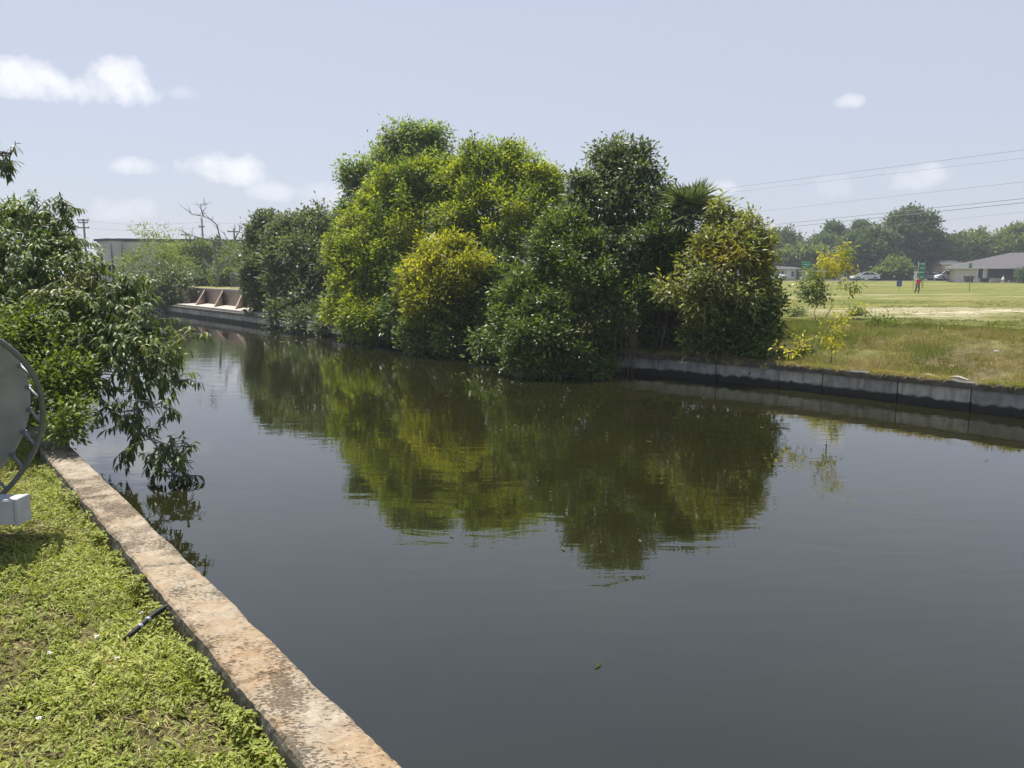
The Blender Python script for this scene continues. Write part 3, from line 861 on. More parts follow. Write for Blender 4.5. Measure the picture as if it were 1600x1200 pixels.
# fan palm
def fan_frond(base, tip_dir, L, R, seed, n=26):
    rg = random.Random(seed)
    d = tip_dir.normalized()
    side = d.cross(Vector((0, 0, 1))).normalized(); upv = side.cross(d).normalized()
    h = base + d * L + Vector((0, 0, -.08 * L))
    C, D, N, Ls, Ws = [], [], [], [], []
    for i in range(n):
        a = (i / (n - 1) - .5) * math.radians(235)
        dd = d * math.cos(a) + side * math.sin(a) + upv * (.15 - .25 * abs(math.sin(a))) + Vector((0, 0, -.12))
        ln = R * (1 - .25 * abs(a) / 2) * rg.uniform(.85, 1.05)
        C.append(h); D.append(dd); N.append(upv + Vector((rg.uniform(-.3, .3), rg.uniform(-.3, .3), 0))); Ls.append(ln); Ws.append(.055)
    return C, D, N, Ls, Ws
def palm(name, label, base, head, nfr, L, R, seed, matf, group=None, dead=0, pin=False, low=-.5):
    root = empty(name, base, label, 'palm', group)
    rg = random.Random(seed)
    MB().tube([base - Vector((0, 0, .2)), base.lerp(head, .5) + Vector((.08, 0, 0)), head], [.17, .13, .13], 9).build('trunk', BARK, root)
    pet = MB(); ac = [[], [], [], [], []]; dc = [[], [], [], [], []]
    for i in range(nfr + dead):
        isd = i >= nfr
        az = i * 2.4 + rg.uniform(-.3, .3); el = rg.uniform(low, 1.25) if not isd else rg.uniform(-1.4, -1.1)
        d = Vector((math.cos(az) * math.cos(el), math.sin(az) * math.cos(el), math.sin(el)))
        LL = L * rg.uniform(.8, 1.1)
        if pin:
            pts = []
            for k in range(9):
                t = k / 8; pts.append(head + d * LL * t + Vector((0, 0, -1.0 * LL * t * t * .8)))
            pet.tube(pts, [.02 - .0018 * k for k in range(9)], 4)
            for k in range(1, 40):
                t = k / 40; i0 = min(int(t * 8), 7); q = pts[i0].lerp(pts[i0 + 1], t * 8 - i0); tg = (pts[i0 + 1] - pts[i0]).normalized()
                sd = tg.cross(Vector((0, 0, 1))).normalized()
                for sg in (-1, 1):
                    ac[0].append(q); ac[1].append(sd * sg + tg * .6 + Vector((0, 0, -.5))); ac[2].append(Vector((0, 0, 1))); ac[3].append(R * (1 - .6 * t)); ac[4].append(.045)
        else:
            pet.tube([head, head + d * LL * .5, head + d * LL + Vector((0, 0, -.08 * LL))], [.018, .012, .01], 4)
            r = fan_frond(head, d, LL, R * (.8 if isd else 1), seed + i)
            for k in range(5): (dc if isd else ac)[k].extend(r[k])
    pet.build('leaf_stalks', LM['palm'] if not dead else LM['deadpalm'], root)
    for nm, a_, mt in (('fronds', ac, matf), ('dead_fronds', dc, LM['deadpalm'])):
        if a_[0]:
            n = len(a_[0])
            me = leaves_fine(nm, np.array(a_[0]), np.array(a_[1]), np.array(a_[2]), np.array(a_[3]), np.array(a_[4]), rng.uniform(0, 1, n), droop=.22)
            link(nm, me, mt, root)
    return root
pb = gbase(1058, 21.2)
palm('fan_palm', 'fan palm with spiky grey green leaves half hidden among the trees', pb, at_Y(1078, 342, 20.9), 24, .6, .85, 3, LM['palm'], None, dead=14)
pb = gbase(540, 44)
palm('coconut_palm', 'drooping dark palm behind the lime green tree', pb, at_Y(546, 332, 44), 13, 1.9, .5, 8, LM['far'], None, pin=True, low=-.1)

# ------------------------------------------------------------------ near tree on the left bank: long drooping leaves
def twig_leaves(cens, outs, rg, nper, L, W, tl, acc, mb=None, hang=.5, every=1):
    for i, (c, o) in enumerate(zip(cens, outs)):
        o = Vector(o); c = Vector(c)
        d = (o + Vector((rg.uniform(-.4, .4), rg.uniform(-.4, .4), rg.uniform(-.7, .3)))).normalized()
        l = tl * rg.uniform(.7, 1.3)
        e = c + d * l + Vector((0, 0, -.12 * l))
        if mb is not None and i % every == 0: mb.tube([c - d * l * .6, c, e], [.006, .005, .002], 4, caps=False)
        ph = rg.uniform(0, 6); cv = rg.gauss(0, .14)
        sd = d.cross(Vector((0, 0, 1))).normalized() if abs(d.z) < .98 else Vector((1, 0, 0))
        uu = sd.cross(d)
        for k in range(nper):
            t = (k + .6) / nper
            q = c.lerp(e, t); an = ph + k * 2.4
            ld = d * (.35 + .7 * t * t) + (sd * math.cos(an) + uu * math.sin(an)) * .75 + Vector((0, 0, -hang))
            acc[0].append(q); acc[1].append(ld)
            acc[2].append(Vector((rg.uniform(-.5, .5), rg.uniform(-.5, .5), 1)) + o * .3)
            acc[3].append(L * rg.uniform(.65, 1.2)); acc[4].append(W * rg.uniform(.8, 1.2)); acc[5].append(min(1, max(0, .42 + cv + rg.gauss(0, .16))))
def blob_twigs(blobs, per_m2, seed, cull=.6, inner=.2):
    rg = np.random.default_rng(seed); B = [blob_world(b) for b in blobs]; cs, os_ = [], []
    for bi, (c, r) in enumerate(B):
        n = int(per_m2 * 12.57 * r * r)
        dv = norm(rg.normal(size=(n, 3)))
        for k in range(n):
            d = dv[k]
            if d[1] > .3 and rg.random() > .5: continue
            n2 = mnoise.noise(Vector(c + d * r) * 2.6)
            rr_ = (rg.uniform(.4, .8) if rg.random() < inner else rg.uniform(.82, 1.03)) * (1 + .3 * n2)
            q = c + d * r * rr_
            if q[2] < .25 or n2 < -.4: continue
            if any(bj != bi and np.dot(q - c2, q - c2) < (cull * r2) ** 2 for bj, (c2, r2) in enumerate(B)): continue
            cs.append(q); os_.append(d)
    return cs, os_
def fine_tree(name, label, base, blobs, branches, mat, bark, r0, seed, L=.108, W=.036, per=52, nper=10, tl=.18, hang=.75, bare=None):
    root = empty(name, base, label, 'tree')
    limbs('trunk', root, base, blobs, r0, bark, seed, 5)
    rg = random.Random(seed)
    acc = [[] for _ in range(6)]; mb = MB()
    cs, os_ = blob_twigs(blobs, per, seed)
    twig_leaves(cs, os_, rg, nper, L, W, tl, acc, mb, hang, 3)
    for (pts, r, dens, spread) in branches:
        P = [at_Y(*q) for q in pts]
        mb.tube(P, [r * (1 - .75 * i / (len(P) - 1)) for i in range(len(P))], 6)
        ln = sum((b - a).length for a, b in zip(P, P[1:]))
        for k in range(int(dens * ln)):
            t = rg.uniform(.12, 1) * (len(P) - 1); i0 = min(int(t), len(P) - 2)
            q = P[i0].lerp(P[i0 + 1], t - i0)
            o = Vector((rg.gauss(0, 1), rg.gauss(0, 1), rg.gauss(-.1, .8))).normalized()
            q2 = q + o * rg.uniform(.03, spread)
            mb.tube([q, q2], [.006, .004], 4, caps=False)
            twig_leaves([q2], [o], rg, nper, L, W, tl, acc, mb, hang)
    me = leaves_fine('crown', np.array(acc[0]), np.array(acc[1]), np.array(acc[2]), np.array(acc[3]), np.array(acc[4]), np.array(acc[5]), droop=.35)
    link('crown', me, mat, root)
    mb.build('branches', bark, root)
    return root
lb = lw(10.5, CW + 1.3); lb.z = .42
fine_tree('mango_tree', 'near tree with long drooping glossy leaves leaning over the canal at left', lb,
    [(10, 380, 60, 11.6), (55, 350, 34, 11.8), (-40, 420, 70, 11), (30, 440, 70, 11), (90, 420, 48, 11.2), (100, 345, 18, 11.8), (130, 455, 52, 10.8), (150, 425, 24, 11), (60, 500, 66, 10.6), (120, 520, 56, 10.3), (175, 490, 42, 10.4), (200, 460, 22, 10.6), (180, 545, 44, 10), (215, 520, 30, 10.1), (235, 500, 18, 10.2), (240, 560, 26, 9.8), (130, 580, 30, 10), (-20, 480, 60, 10.8), (215, 585, 20, 9.7), (105, 380, 24, 11.6), (250, 545, 22, 9.9), (238, 590, 22, 9.7), (268, 572, 14, 9.8), (200, 612, 20, 9.6), (262, 522, 12, 10), (215, 450, 16, 10.7), (185, 455, 22, 10.8)],
    [([(130, 590, 9.9), (165, 632, 9.6), (200, 660, 9.4), (240, 690, 9.3), (268, 735, 9.25), (275, 758, 9.2)], .022, 17, .16),
     ([(180, 645, 9.5), (215, 640, 9.4), (250, 630, 9.35), (275, 645, 9.3)], .012, 16, .13),
     ([(225, 680, 9.35), (262, 695, 9.3), (296, 700, 9.3)], .010, 16, .10),
     ([(240, 700, 9.3), (285, 712, 9.3), (300, 740, 9.25)], .009, 16, .08),
     ([(200, 660, 9.4), (212, 690, 9.4), (205, 712, 9.4)], .008, 16, .08),
     ([(215, 560, 10), (250, 548, 9.9), (285, 530, 9.8), (305, 527, 9.8)], .014, 12, .12),
     ([(230, 590, 9.8), (265, 595, 9.7), (300, 592, 9.7)], .010, 13, .12),
     ([(110, 400, 11.6), (108, 360, 11.7), (104, 322, 11.8), (100, 316, 11.8)], .012, 16, .12),
     ([(90, 420, 11.3), (75, 345, 11.6), (66, 332, 11.6)], .010, 10, .10),
     ([(150, 480, 10.7), (205, 440, 10.5), (238, 420, 10.4)], .012, 12, .12)],
    LM['mango'], BARKG, .12, 41)
lb2 = lw(3.0, CW + 5.2); lb2.z = .42
fine_tree('mango_tree', 'dark leaved sprig of an overhanging tree at the upper left edge of the view', lb2,
    [(-150, 200, 70, 7), (-230, 260, 70, 7), (-120, 120, 60, 7)],
    [([(-140, 210, 7), (-60, 225, 7), (-5, 236, 7), (18, 240, 7)], .014, 22, .09), ([(-60, 225, 7), (-30, 240, 7), (0, 255, 7)], .008, 18, .06)],
    LM['ficus'], BARKG, .10, 43, L=.075, W=.026, per=30, nper=9, tl=.12)
# fan palm behind it
q = lw(13.5, CW + 1.5)
palm('fan_palm', 'small fan palm showing pointed leaves behind the near drooping tree', Vector((q.x, q.y, .42)), at_Y(34, 384, 13.5), 14, .55, .6, 60, LM['palm'])
# creepers over the wall
def vine_mass(name, label, blobs, seed, mat, base, L=.06, W=.03, cov=1.4):
    root = empty(name, base, label, 'shrub')
    limbs('stems', root, base, blobs, .02, BARK, seed, 4)
    crown('foliage', root, blobs, mat, L=L, W=W, cov=cov, sig=.09, nl=14, droop=.3, seed=seed, back=.6)
    return root
q = lw(8.8, CW + .3); q.z = .42
vine_mass('creeper', 'yellow green creeper smothering the near seawall under the drooping tree',
    [(60, 545, 30, 9.6), (35, 520, 30, 9.8), (85, 580, 30, 9.4), (60, 600, 34, 9.2), (100, 620, 26, 9.1), (75, 560, 26, 9.6), (110, 595, 22, 9.4), (20, 560, 36, 9.4), (85, 640, 20, 8.9), (115, 645, 14, 8.9), (105, 668, 10, 8.6), (45, 630, 30, 8.8)], 44, LM['vine'], q)
q = lw(13, CW + .3); q.z = .42
vine_mass('shrub', 'dark bush on the near bank beyond the creeper', [(120, 555, 36, 12), (150, 540, 30, 12.3), (90, 540, 40, 12), (130, 520, 34, 13), (60, 500, 60, 13.5), (110, 480, 50, 14)], 45, LM['mangrove'], q, .09, .045)

# ------------------------------------------------------------------ lawn weeds
def weeds():
    rg = np.random.default_rng(3)
    C, D, N, L, W, V = [], [], [], [], [], []
    n = 40000
    for i in range(n):
        t = rg.uniform(-1.2, 9.5) if rg.random() < .8 else rg.uniform(-1.2, 4)
        d = CW + .02 + rg.random() ** 1.25 * 4.2
        q = lw(t, d)
        if q.y < 2.3 or abs(q.x) > q.y * .72 + .25: continue
        z = lawn_z(t, d)
        nn = mnoise.noise(Vector((q.x * 1.6, q.y * 1.6, 0)))
        n2 = mnoise.noise(Vector((q.x * 5, q.y * 5, 9)))
        if nn + n2 * .9 < -.30 and rg.random() < .72: continue
        hgt = .015 + .05 * rg.random() * (1 + nn)
        grassy = rg.random() < .32
        k = rg.integers(5, 9) if not grassy else rg.integers(3, 6)
        cv = nn * .25 + rg.normal() * .1
        for j in range(k):
            a = rg.uniform(0, 6.28)
            if grassy:
                el = rg.uniform(.4, 1.3); l = rg.uniform(.06, .20); w_ = rg.uniform(.003, .007)
            else:
                el = rg.uniform(-.1, .8); l = rg.uniform(.020, .048); w_ = l * rg.uniform(.26, .42)
            dv = (math.cos(a) * math.cos(el), math.sin(a) * math.cos(el), math.sin(el))
            C.append((q.x + dv[0] * .006 + rg.normal() * .012, q.y + dv[1] * .006 + rg.normal() * .012, z + (0 if grassy else hgt * rg.uniform(.4, 1.1))))
            D.append(dv); N.append((rg.normal() * .4, rg.normal() * .4, 1)); L.append(l); W.append(w_)
            V.append(min(1, max(0, .5 + cv + rg.normal() * .18 + (.15 if grassy else 0))))
    for i in range(5200):     # scrambling up the wall's lawn side
        t = rg.uniform(-1.0, 9); q = lw(t, CW + rg.uniform(.01, .07))
        if mnoise.noise(Vector((t * 1.7, 3, 3))) < rg.uniform(-.35, .25): continue
        z = lawn_z(t, CW + .05) + rg.uniform(.0, .13) * (1 + mnoise.noise(Vector((t * 4, 0, 0))))
        for j in range(5):
            a = rg.uniform(0, 6.28); l = rg.uniform(.02, .05)
            C.append((q.x + rg.normal() * .012, q.y + rg.normal() * .012, z)); D.append((math.cos(a), math.sin(a), rg.uniform(-.2, .7))); N.append((rg.normal() * .4, rg.normal() * .4, 1)); L.append(l); W.append(l * .36); V.append(min(1, max(0, .45 + rg.normal() * .2)))
    # dead thatch
    for i in range(9000):
        t = rg.uniform(-1.2, 8); d = CW + .01 + rg.random() ** 1.6 * 3.8; q = lw(t, d)
        if q.y < 2.3 or abs(q.x) > q.y * .72 + .25: continue
        a = rg.uniform(0, 6.28)
        C.append((q.x, q.y, lawn_z(t, d) + rg.uniform(.005, .035))); D.append((math.cos(a), math.sin(a), rg.uniform(-.1, .3))); N.append((0, 0, 1)); L.append(rg.uniform(.04, .10)); W.append(.004); V.append(1)
    return leaves_fine('weeds', np.array(C), np.array(D), np.array(N), np.array(L), np.array(W), np.array(V), droop=.35)
tag(link('weeds', weeds(), LM['weed']), 'low bright green creeping weeds and grass carpeting the near lawn', 'weeds', kind='stuff')
# taller grass tufts
gi = 0
tuft_spots = [(310, 1060, 'tall grass tuft with broad blades near the foot of the photo', .30, 16), (250, 1040, 'grass tuft with upright blades in the weeds left of the seawall', .24, 12),
              (320, 985, 'single thin tuft of grass leaning on the seawall side below the black pipe', .20, 7), (130, 965, 'pale dry grass tuft in the weeds left of the black pipe', .22, 12), (420, 1165, 'pale grass stalks against the seawall in the bottom corner', .20, 8)]
for (px, py, lab, h, n) in tuft_spots:
    q = at_z(px, py, .42); rg = np.random.default_rng(px)
    az = rg.uniform(0, 6.28, n); el = rg.uniform(.6, 1.35, n)
    D = np.stack([np.cos(az) * np.cos(el), np.sin(az) * np.cos(el), np.sin(el)], 1)
    C = np.array(q)[None] + rg.normal(size=(n, 3)) * np.array([[.03, .03, 0]]) - np.array([[0, 0, .03]])
    me = leaves_fine('grass_tuft', C, D, rg.normal(size=(n, 3)) + np.array([[0, 0, .4]]), h * rg.uniform(.6, 1.1, n), rg.uniform(.006, .013, n), np.clip(rg.normal(.5, .2, n), 0, 1), droop=.45)
    tag(link('grass_tuft', me, LM['weed']), lab, 'grass tuft', 'grass tufts on the near lawn')
# white flowers / litter
for (px, py, lab) in [(78, 1020, 'small white flower head nearest the left edge of the lawn'), (62, 1122, 'largest white flower head low in the lawn'), (222, 957, 'small white flower just above the black pipe'), (182, 1028, 'small white flower just below the end of the black pipe'), (152, 995, 'tiny white flower left of the black pipe')]:
    q = at_z(px, py, .47); mb = MB()
    for k in range(9):
        a = random.uniform(0, 6.28); r = random.uniform(0, .013)
        c = q + Vector((math.cos(a) * r, math.sin(a) * r, random.uniform(-.004, .006)))
        mb.box(c, (.008, .005, .003), Matrix.Rotation(a, 3, 'Z') @ Matrix.Rotation(random.uniform(-.5, .5), 3, 'X'))
    mb.tube([q - Vector((0, 0, .07)), q], [.0012, .001], 4)
    tag(mb.build('white_flower', WHITES), lab, 'flower', 'white flowers on the near lawn')
# black pipe
pts = [at_z(195, 1000, .43), at_z(208, 988, .455), at_z(243, 958, .49), at_z(274, 939, .52), at_z(281, 934, .52)]
rt = empty('black_pipe', pts[0], 'black flexible pipe lying from the weeds to the seawall edge', 'pipe')
MB().tube(pts, .016, 10).build('hose', BLACKP, rt)
MB().tube([pts[3].lerp(pts[2], .08), pts[4]], .020, 10).build('collar', BLACKP, rt)
for f_ in (.25, .6):
    a_ = pts[1].lerp(pts[2], f_); MB().tube([a_, a_ + (pts[2] - pts[1]).normalized() * .02], .0185, 10).build('ring', GREYM, rt)

# ------------------------------------------------------------------ grey drum with hoop at the left edge
Dq = 5.6
cd = at_Y(-183, 668, Dq)
ax = Vector((.162, -.12, -.087)); axn = ax.normalized()
R0 = 1.0
root = empty('drum', (cd.x, cd.y, .4), 'round grey metal drum with a tubular hoop on rods above a galvanised beam', 'machine')
u1 = axn.cross(Vector((0, 0, 1))).normalized(); u2 = u1.cross(axn).normalized()
def disc_ring(mb, c, rad_off, n=72, mi=0, smooth=True):
    vs, fs = [], []
    for (r, o) in rad_off:
        for k in range(n):
            a = 2 * PI * k / n; vs.append(c + (u1 * math.cos(a) + u2 * math.sin(a)) * r + axn * o)
    for i in range(len(rad_off) - 1):
        for k in range(n): fs.append((i * n + k, i * n + (k + 1) % n, (i + 1) * n + (k + 1) % n, (i + 1) * n + k))
    mb.add(vs, fs, mi, smooth)
mb = MB(); disc_ring(mb, cd, [(.001, .02), (.3, .018), (.33, .008), (.6, .004), (R0 - .04, 0), (R0 - .01, .008), (R0, 0), (R0, -.03), (R0 - .03, -.035), (.001, -.035)]); mb.build('disc', GREYM, root)
mb = MB()
hp = [cd + ax + (u1 * math.cos(2 * PI * k / 96) + u2 * math.sin(2 * PI * k / 96)) * (R0 + .005) for k in range(97)]
mb.tube(hp, .022, 10, caps=False); mb.build('hoop', HOOPM, root)
for k in range(28):
    a = 2 * PI * k / 28
    d_ = u1 * math.cos(a) + u2 * math.sin(a)
    s_ = cd + d_ * (R0 - .012) + axn * .006; e = cd + ax + d_ * (R0 - .008)
    mb = MB(); mb.tube([s_, s_.lerp(e, .18), e], [.016, .012, .012], 8); mb.box(s_ + axn * .004, (.045, .035, .012), Matrix((u1, u2, axn)).transposed())
    mb.build('rod', RODM, root)
mb = MB(); mb.tube([cd - axn * .15, cd + axn * .09], .07, 16); mb.build('hub', GREYM, root)
b1 = at_Y(34, 796, 5.55); hw_ = .105
mb = MB(); mb.box(b1 - Vector((.9, 0, 0)), (1.8, .16, .19), None, 0, .008); mb.build('beam', METAL, root)
mb = MB(); mb.box(b1 + Vector((.006, 0, 0)), (.02, .168, .198), None, 0, .004); mb.build('end_cap', METAL, root)
mb = MB(); mb.box((b1.x - 1.6, b1.y, (b1.z - .096 + .3) / 2), (.12, .12, b1.z - .096 - .3), None, 0, .006)
mb.build('post', METAL, root)
mb = MB(); mb.box((b1.x - .95, b1.y, b1.z + .18), (.10, .10, .17)); mb.build('bracket', METAL, root)

# ------------------------------------------------------------------ bank grass (right)
def bank():
    rg = np.random.default_rng(9)
    C, D, N, L, W, V = [], [], [], [], [], []
    def put(x, y, z, hgt, k, cv, w_):
        for j in range(k):
            a = rg.uniform(0, 6.28); el = rg.uniform(.35, 1.45)
            C.append((x + rg.normal() * .04, y + rg.normal() * .04, z - .01)); D.append((math.cos(a) * math.cos(el), math.sin(a) * math.cos(el), math.sin(el)))
            N.append((rg.normal(), rg.normal(), .3)); L.append(hgt * rg.uniform(.5, 1.3)); W.append(w_ * rg.uniform(.6, 1.4)); V.append(min(1, max(0, .5 + cv + rg.normal() * .2)))
    for i in range(20000):
        u = rg.uniform(-3.5, 8.2); d = .15 + rg.random() ** 1.3 * 9
        b = wall_at(u) + ND * d
        z = height_right(b.x, b.y, d)
        nn = mnoise.noise(Vector((b.x * .8, b.y * .8, 2)))
        if nn < -.22 and rg.random() < .7: continue
        h_ = (.07 + .17 * max(0, nn + .25)) * (1 if d > .4 else .8)
        put(b.x, b.y, z, h_, 6, (.22 if d < 5.5 else -.05) - mnoise.noise(Vector((b.x * .5, b.y * .5, 8))) * .7, .010)
    for i in range(1500):  # dry brush heap below the saplings
        x = 7.9 + rg.normal() * 1.6; y = 20.6 + rg.normal() * 1.3
        z = ground_right(x, y); nn = mnoise.noise(Vector((x * 1.1, y * 1.1, 5)))
        if nn < -.1: continue
        put(x, y, z, .22 + .25 * nn, 7, .25, .010)
    for i in range(1900):   # dry thatch hanging over the cap
        u = rg.uniform(-3, 9.5); d = rg.uniform(-.06, .3); b = wall_at(u) + ND * d
        if mnoise.noise(Vector((u * 1.5, 0, 0))) < -.15: continue
        for j in range(7):
            C.append((b.x + rg.normal() * .03, b.y + rg.normal() * .03, .565)); D.append((-.6 + rg.normal() * .5, -.6 + rg.normal() * .3, rg.uniform(-.5, .7))); N.append((rg.normal(), rg.normal(), 1)); L.append(rg.uniform(.06, .2)); W.append(.01); V.append(rg.uniform(.6, 1))
    for i in range(9000):
        y = 21 + rg.random() ** 1.4 * 34; x = rg.uniform(.30, .70) * y
        z = ground_right(x, y)
        nn = mnoise.noise(Vector((x * .4, y * .4, 2)))
        if 28 < y < 41 and rg.random() < .8: continue
        if nn < -.1: continue
        put(x, y, z, .06 + .05 * nn, 5, -.2, .014)
    return leaves_simple('bank_grass', np.array(C), np.array(D), np.array(N), np.array(L), np.array(W), np.array(V))
tag(link('bank_grass', bank(), LM['bank']), 'dry brown and green grass on the sloping far bank', 'grass', kind='stuff')

def gz(px, py, guess=.9):
    q = at_z(px, py, guess)
    for _ in range(12):
        q = at_z(px, py, ground_right(q.x, q.y))
    return q
g_ = gz(1275, 498)
def at2(px, py): return (px, py)
Y0 = g_.y
print('sapling base', g_)
tree('sapling', 'slender sapling with green lower leaves and yellow top on the field edge', 'sapling', g_,
     [(1275, 450, 16, Y0), (1262, 458, 12, Y0), (1290, 455, 12, Y0), (1280, 470, 10, Y0), (1258, 465, 9, Y0 - .2)], LM['vine'], BARKP, .016, 'saplings on the far bank', 51, L=.12, W=.05, cov=.9, sig=.09, nl=7, nb=6, core=0, spray=.3, droop=.5)
g2 = g_ + Vector((.5, .3, 0)); g2.z = ground_right(g2.x, g2.y)
tree('sapling', 'sapling with bright golden yellow leaves hanging beside the green one', 'sapling', g2,
     [(1300, 408, 14, Y0 + .3), (1318, 405, 12, Y0 + .3), (1312, 425, 11, Y0 + .3), (1290, 415, 10, Y0 + .3), (1322, 440, 10, Y0 + .3), (1333, 452, 9, Y0 + .3), (1275, 425, 9, Y0 + .2), (1285, 437, 8, Y0 + .2), (1310, 396, 8, Y0 + .3)], LM['gold'], BARKP, .018, 'saplings on the far bank', 52, L=.12, W=.045, cov=1.0, sig=.09, nl=7, nb=6, core=0, spray=.3, droop=.6)
g3 = gz(1300, 545)
Y3 = g3.y
tree('sapling', 'straggly yellow leaved plant leaning near the seawall on the brown bank', 'sapling', g3,
     [(1305, 500, 6, Y3), (1312, 512, 6, Y3), (1303, 528, 6, Y3), (1292, 520, 5, Y3), (1252, 543, 6, Y3), (1320, 490, 5, Y3 + .2), (1306, 541, 5, Y3 - .1), (1238, 552, 5, Y3), (1283, 533, 4, Y3), (1268, 548, 4, Y3)], LM['gold'], BARKP, .010, 'saplings on the far bank', 53, L=.075, W=.032, cov=.35, sig=.07, nl=5, nb=4, core=0, spray=.3, droop=.6)
for i, (px, py, r, lab, mt) in enumerate([(1340, 490, 9, 'low green weed clump on the bank behind the yellow plant', 'vine'), (1470, 530, 8, 'small green weed clump in the middle of the brown bank', 'vine'), (1560, 535, 14, 'wide green weed clump at the right end of the bank', 'vine'),
                                          (1375, 508, 16, 'spreading green weed patch below the sandy strip', 'vine'), (1245, 490, 9, 'small leafy weed left of the sapling stem', 'mangrove')]):
    g4 = gz(px, py + r * .5); Yq = g4.y
    tree('weed_clump', lab, 'weed', g4, [(px - r * .7, py, r * .6, Yq), (px + r * .7, py, r * .6, Yq), (px, py + 1, r * .5, Yq - .1)], LM[mt], BARK, .008, 'weed clumps on the far bank', 60 + i, L=.07, W=.03, cov=.9, sig=.09, nl=8, droop=.1)
# white litter and pale sticks
q = gz(1556, 551); mb = MB(); mb.box(q + Vector((0, 0, .03)), (.11, .04, .03), Matrix.Rotation(.4, 3, 'Z'), 0, .012)
mb.box(q + Vector((.07, .02, .025)), (.03, .03, .03), Matrix.Rotation(.9, 3, 'Z'), 0, .01); tag(mb.build('bottle', WHITES), 'crumpled white plastic litter lying on the brown bank', 'litter')
for (a, b_, lab) in [((1548, 543), (1588, 536), 'pale stick lying beside the white litter'), ((1388, 522), (1422, 521), 'short pale stick lying in the middle of the bank')]:
    q1, q2 = gz(*a), gz(*b_); q1.z += .05; q2.z += .07
    mb = MB(); m_ = q1.lerp(q2, .55) + Vector((0, 0, .03)); mb.tube([q1, m_, q2], [.014, .011, .006], 5); mb.tube([m_, m_ + Vector((.12, .05, .1))], [.007, .003], 4)
    tag(mb.build('stick', BARKP), lab, 'stick', 'sticks on the far bank')

# ------------------------------------------------------------------ floating leaves
fl = [(610, 655), (1150, 650), (1190, 668), (842, 640), (520, 640), (1015, 690), (760, 612), (783, 672), (935, 636), (1247, 639), (1387, 633), (706, 838), (880, 858), (655, 642), (1000, 845), (562, 700), (700, 618), (1100, 622), (905, 655)]
for (px, py) in fl:
    q = at_z(px, py, .004); a = random.uniform(0, 6.28); u_ = Vector((math.cos(a), math.sin(a), 0)); v_ = Vector((-u_.y, u_.x, 0)); L_ = random.uniform(.04, .06)
    mb = MB(); mb.add([q - u_ * L_, q + v_ * .018 + Vector((0, 0, .004)), q + u_ * L_ + Vector((0, 0, .006)), q - v_ * .018 + Vector((0, 0, .004)), q - u_ * L_ * 1.5 + Vector((0, 0, .003))], [(0, 1, 2), (0, 2, 3), (4, 1, 0)])
    tag(mb.build('floating_leaf', LM['deadpalm']), 'tiny pale leaf floating on the dark canal water', 'leaf', 'leaves floating on the canal')
q = at_z(930, 1045, .004); mb = MB(); mb.tube([q, q + Vector((.035, .05, .004))], [.003, .002], 5); mb.add([q, q + Vector((.02, .06, .006)), q + Vector((.05, .075, .004)), q + Vector((.035, .03, .004))], [(0, 1, 2, 3)])
tag(mb.build('floating_leaf', LM['vine']), 'narrow green leaf floating alone nearest the camera', 'leaf')

# ------------------------------------------------------------------ left background: retaining wall, fence, buildings, poles
def box_between(mb, p0, p1, thick, z0, z1, mi=0):
    """vertical slab from p0 to p1 (2d), thickness to the far side"""
    d = (p1 - p0).normalized(); n = Vector((-d.y, d.x))
    if n.y < 0: n = -n
    c = (p0 + p1) / 2 + n * thick / 2
    mb.box((c.x, c.y, (z0 + z1) / 2), ((p1 - p0).length, thick, z1 - z0), Matrix.Rotation(math.atan2(d.y, d.x), 3, 'Z'), mi)
uA = next(u for u in [i * .25 for i in range(400)] if 800 + FPX * wall_at(u).x / wall_at(u).y < 384)
uB = next(u for u in [i * .25 for i in range(400)] if 800 + FPX * wall_at(u).x / wall_at(u).y < 288)
print('uA,uB', uA, uB, wall_at(uA), wall_at(uB))
pa, pb_ = wall_at(uA - 3) + ND * 2.25, wall_at(uB + 9) + ND * 2.25
root = empty('retaining_wall', (*((pa + pb_) / 2), .6), 'pinkish stained concrete retaining wall with sloping buttresses above the seawall', 'wall')
mb = MB(); box_between(mb, pa, pb_, .2, .4, 1.60); mb.build('wall', RETW, root)
mb = MB(); box_between(mb, pa - ND * .04, pb_ - ND * .04, .28, 1.602, 1.69); mb.build('coping', CONC, root)
mb = MB()
for uu_ in (uA - 1.6, uA + 2.2, uA + 6.0, uA + 9.8, uA + 13.6):
    b = wall_at(uu_); d2 = (wall_at(uu_ + .5) - wall_at(uu_ - .5)).normalized()
    t0 = b + ND * 2.22; f0 = b + ND * .75
    vs = []
    for s_ in (-.09, .09):
        o = d2 * s_
        vs += [(t0.x + o.x, t0.y + o.y, .45), (f0.x + o.x - d2.x * 2.6, f0.y + o.y - d2.y * 2.6, .45), (f0.x + o.x - d2.x * 2.6, f0.y + o.y - d2.y * 2.6, .70), (t0.x + o.x, t0.y + o.y, 1.59)]
    MB().add(vs, [(0, 1, 2, 3), (7, 6, 5, 4), (0, 4, 5, 1), (1, 5, 6, 2), (2, 6, 7, 3), (3, 7, 4, 0)]).build('buttress', RETW, root)
ap = MB(); strip(ap, uA - 3, uB + 9, .5, .31, 2.24, .40, .655); ap.build('apron', CONC, root)
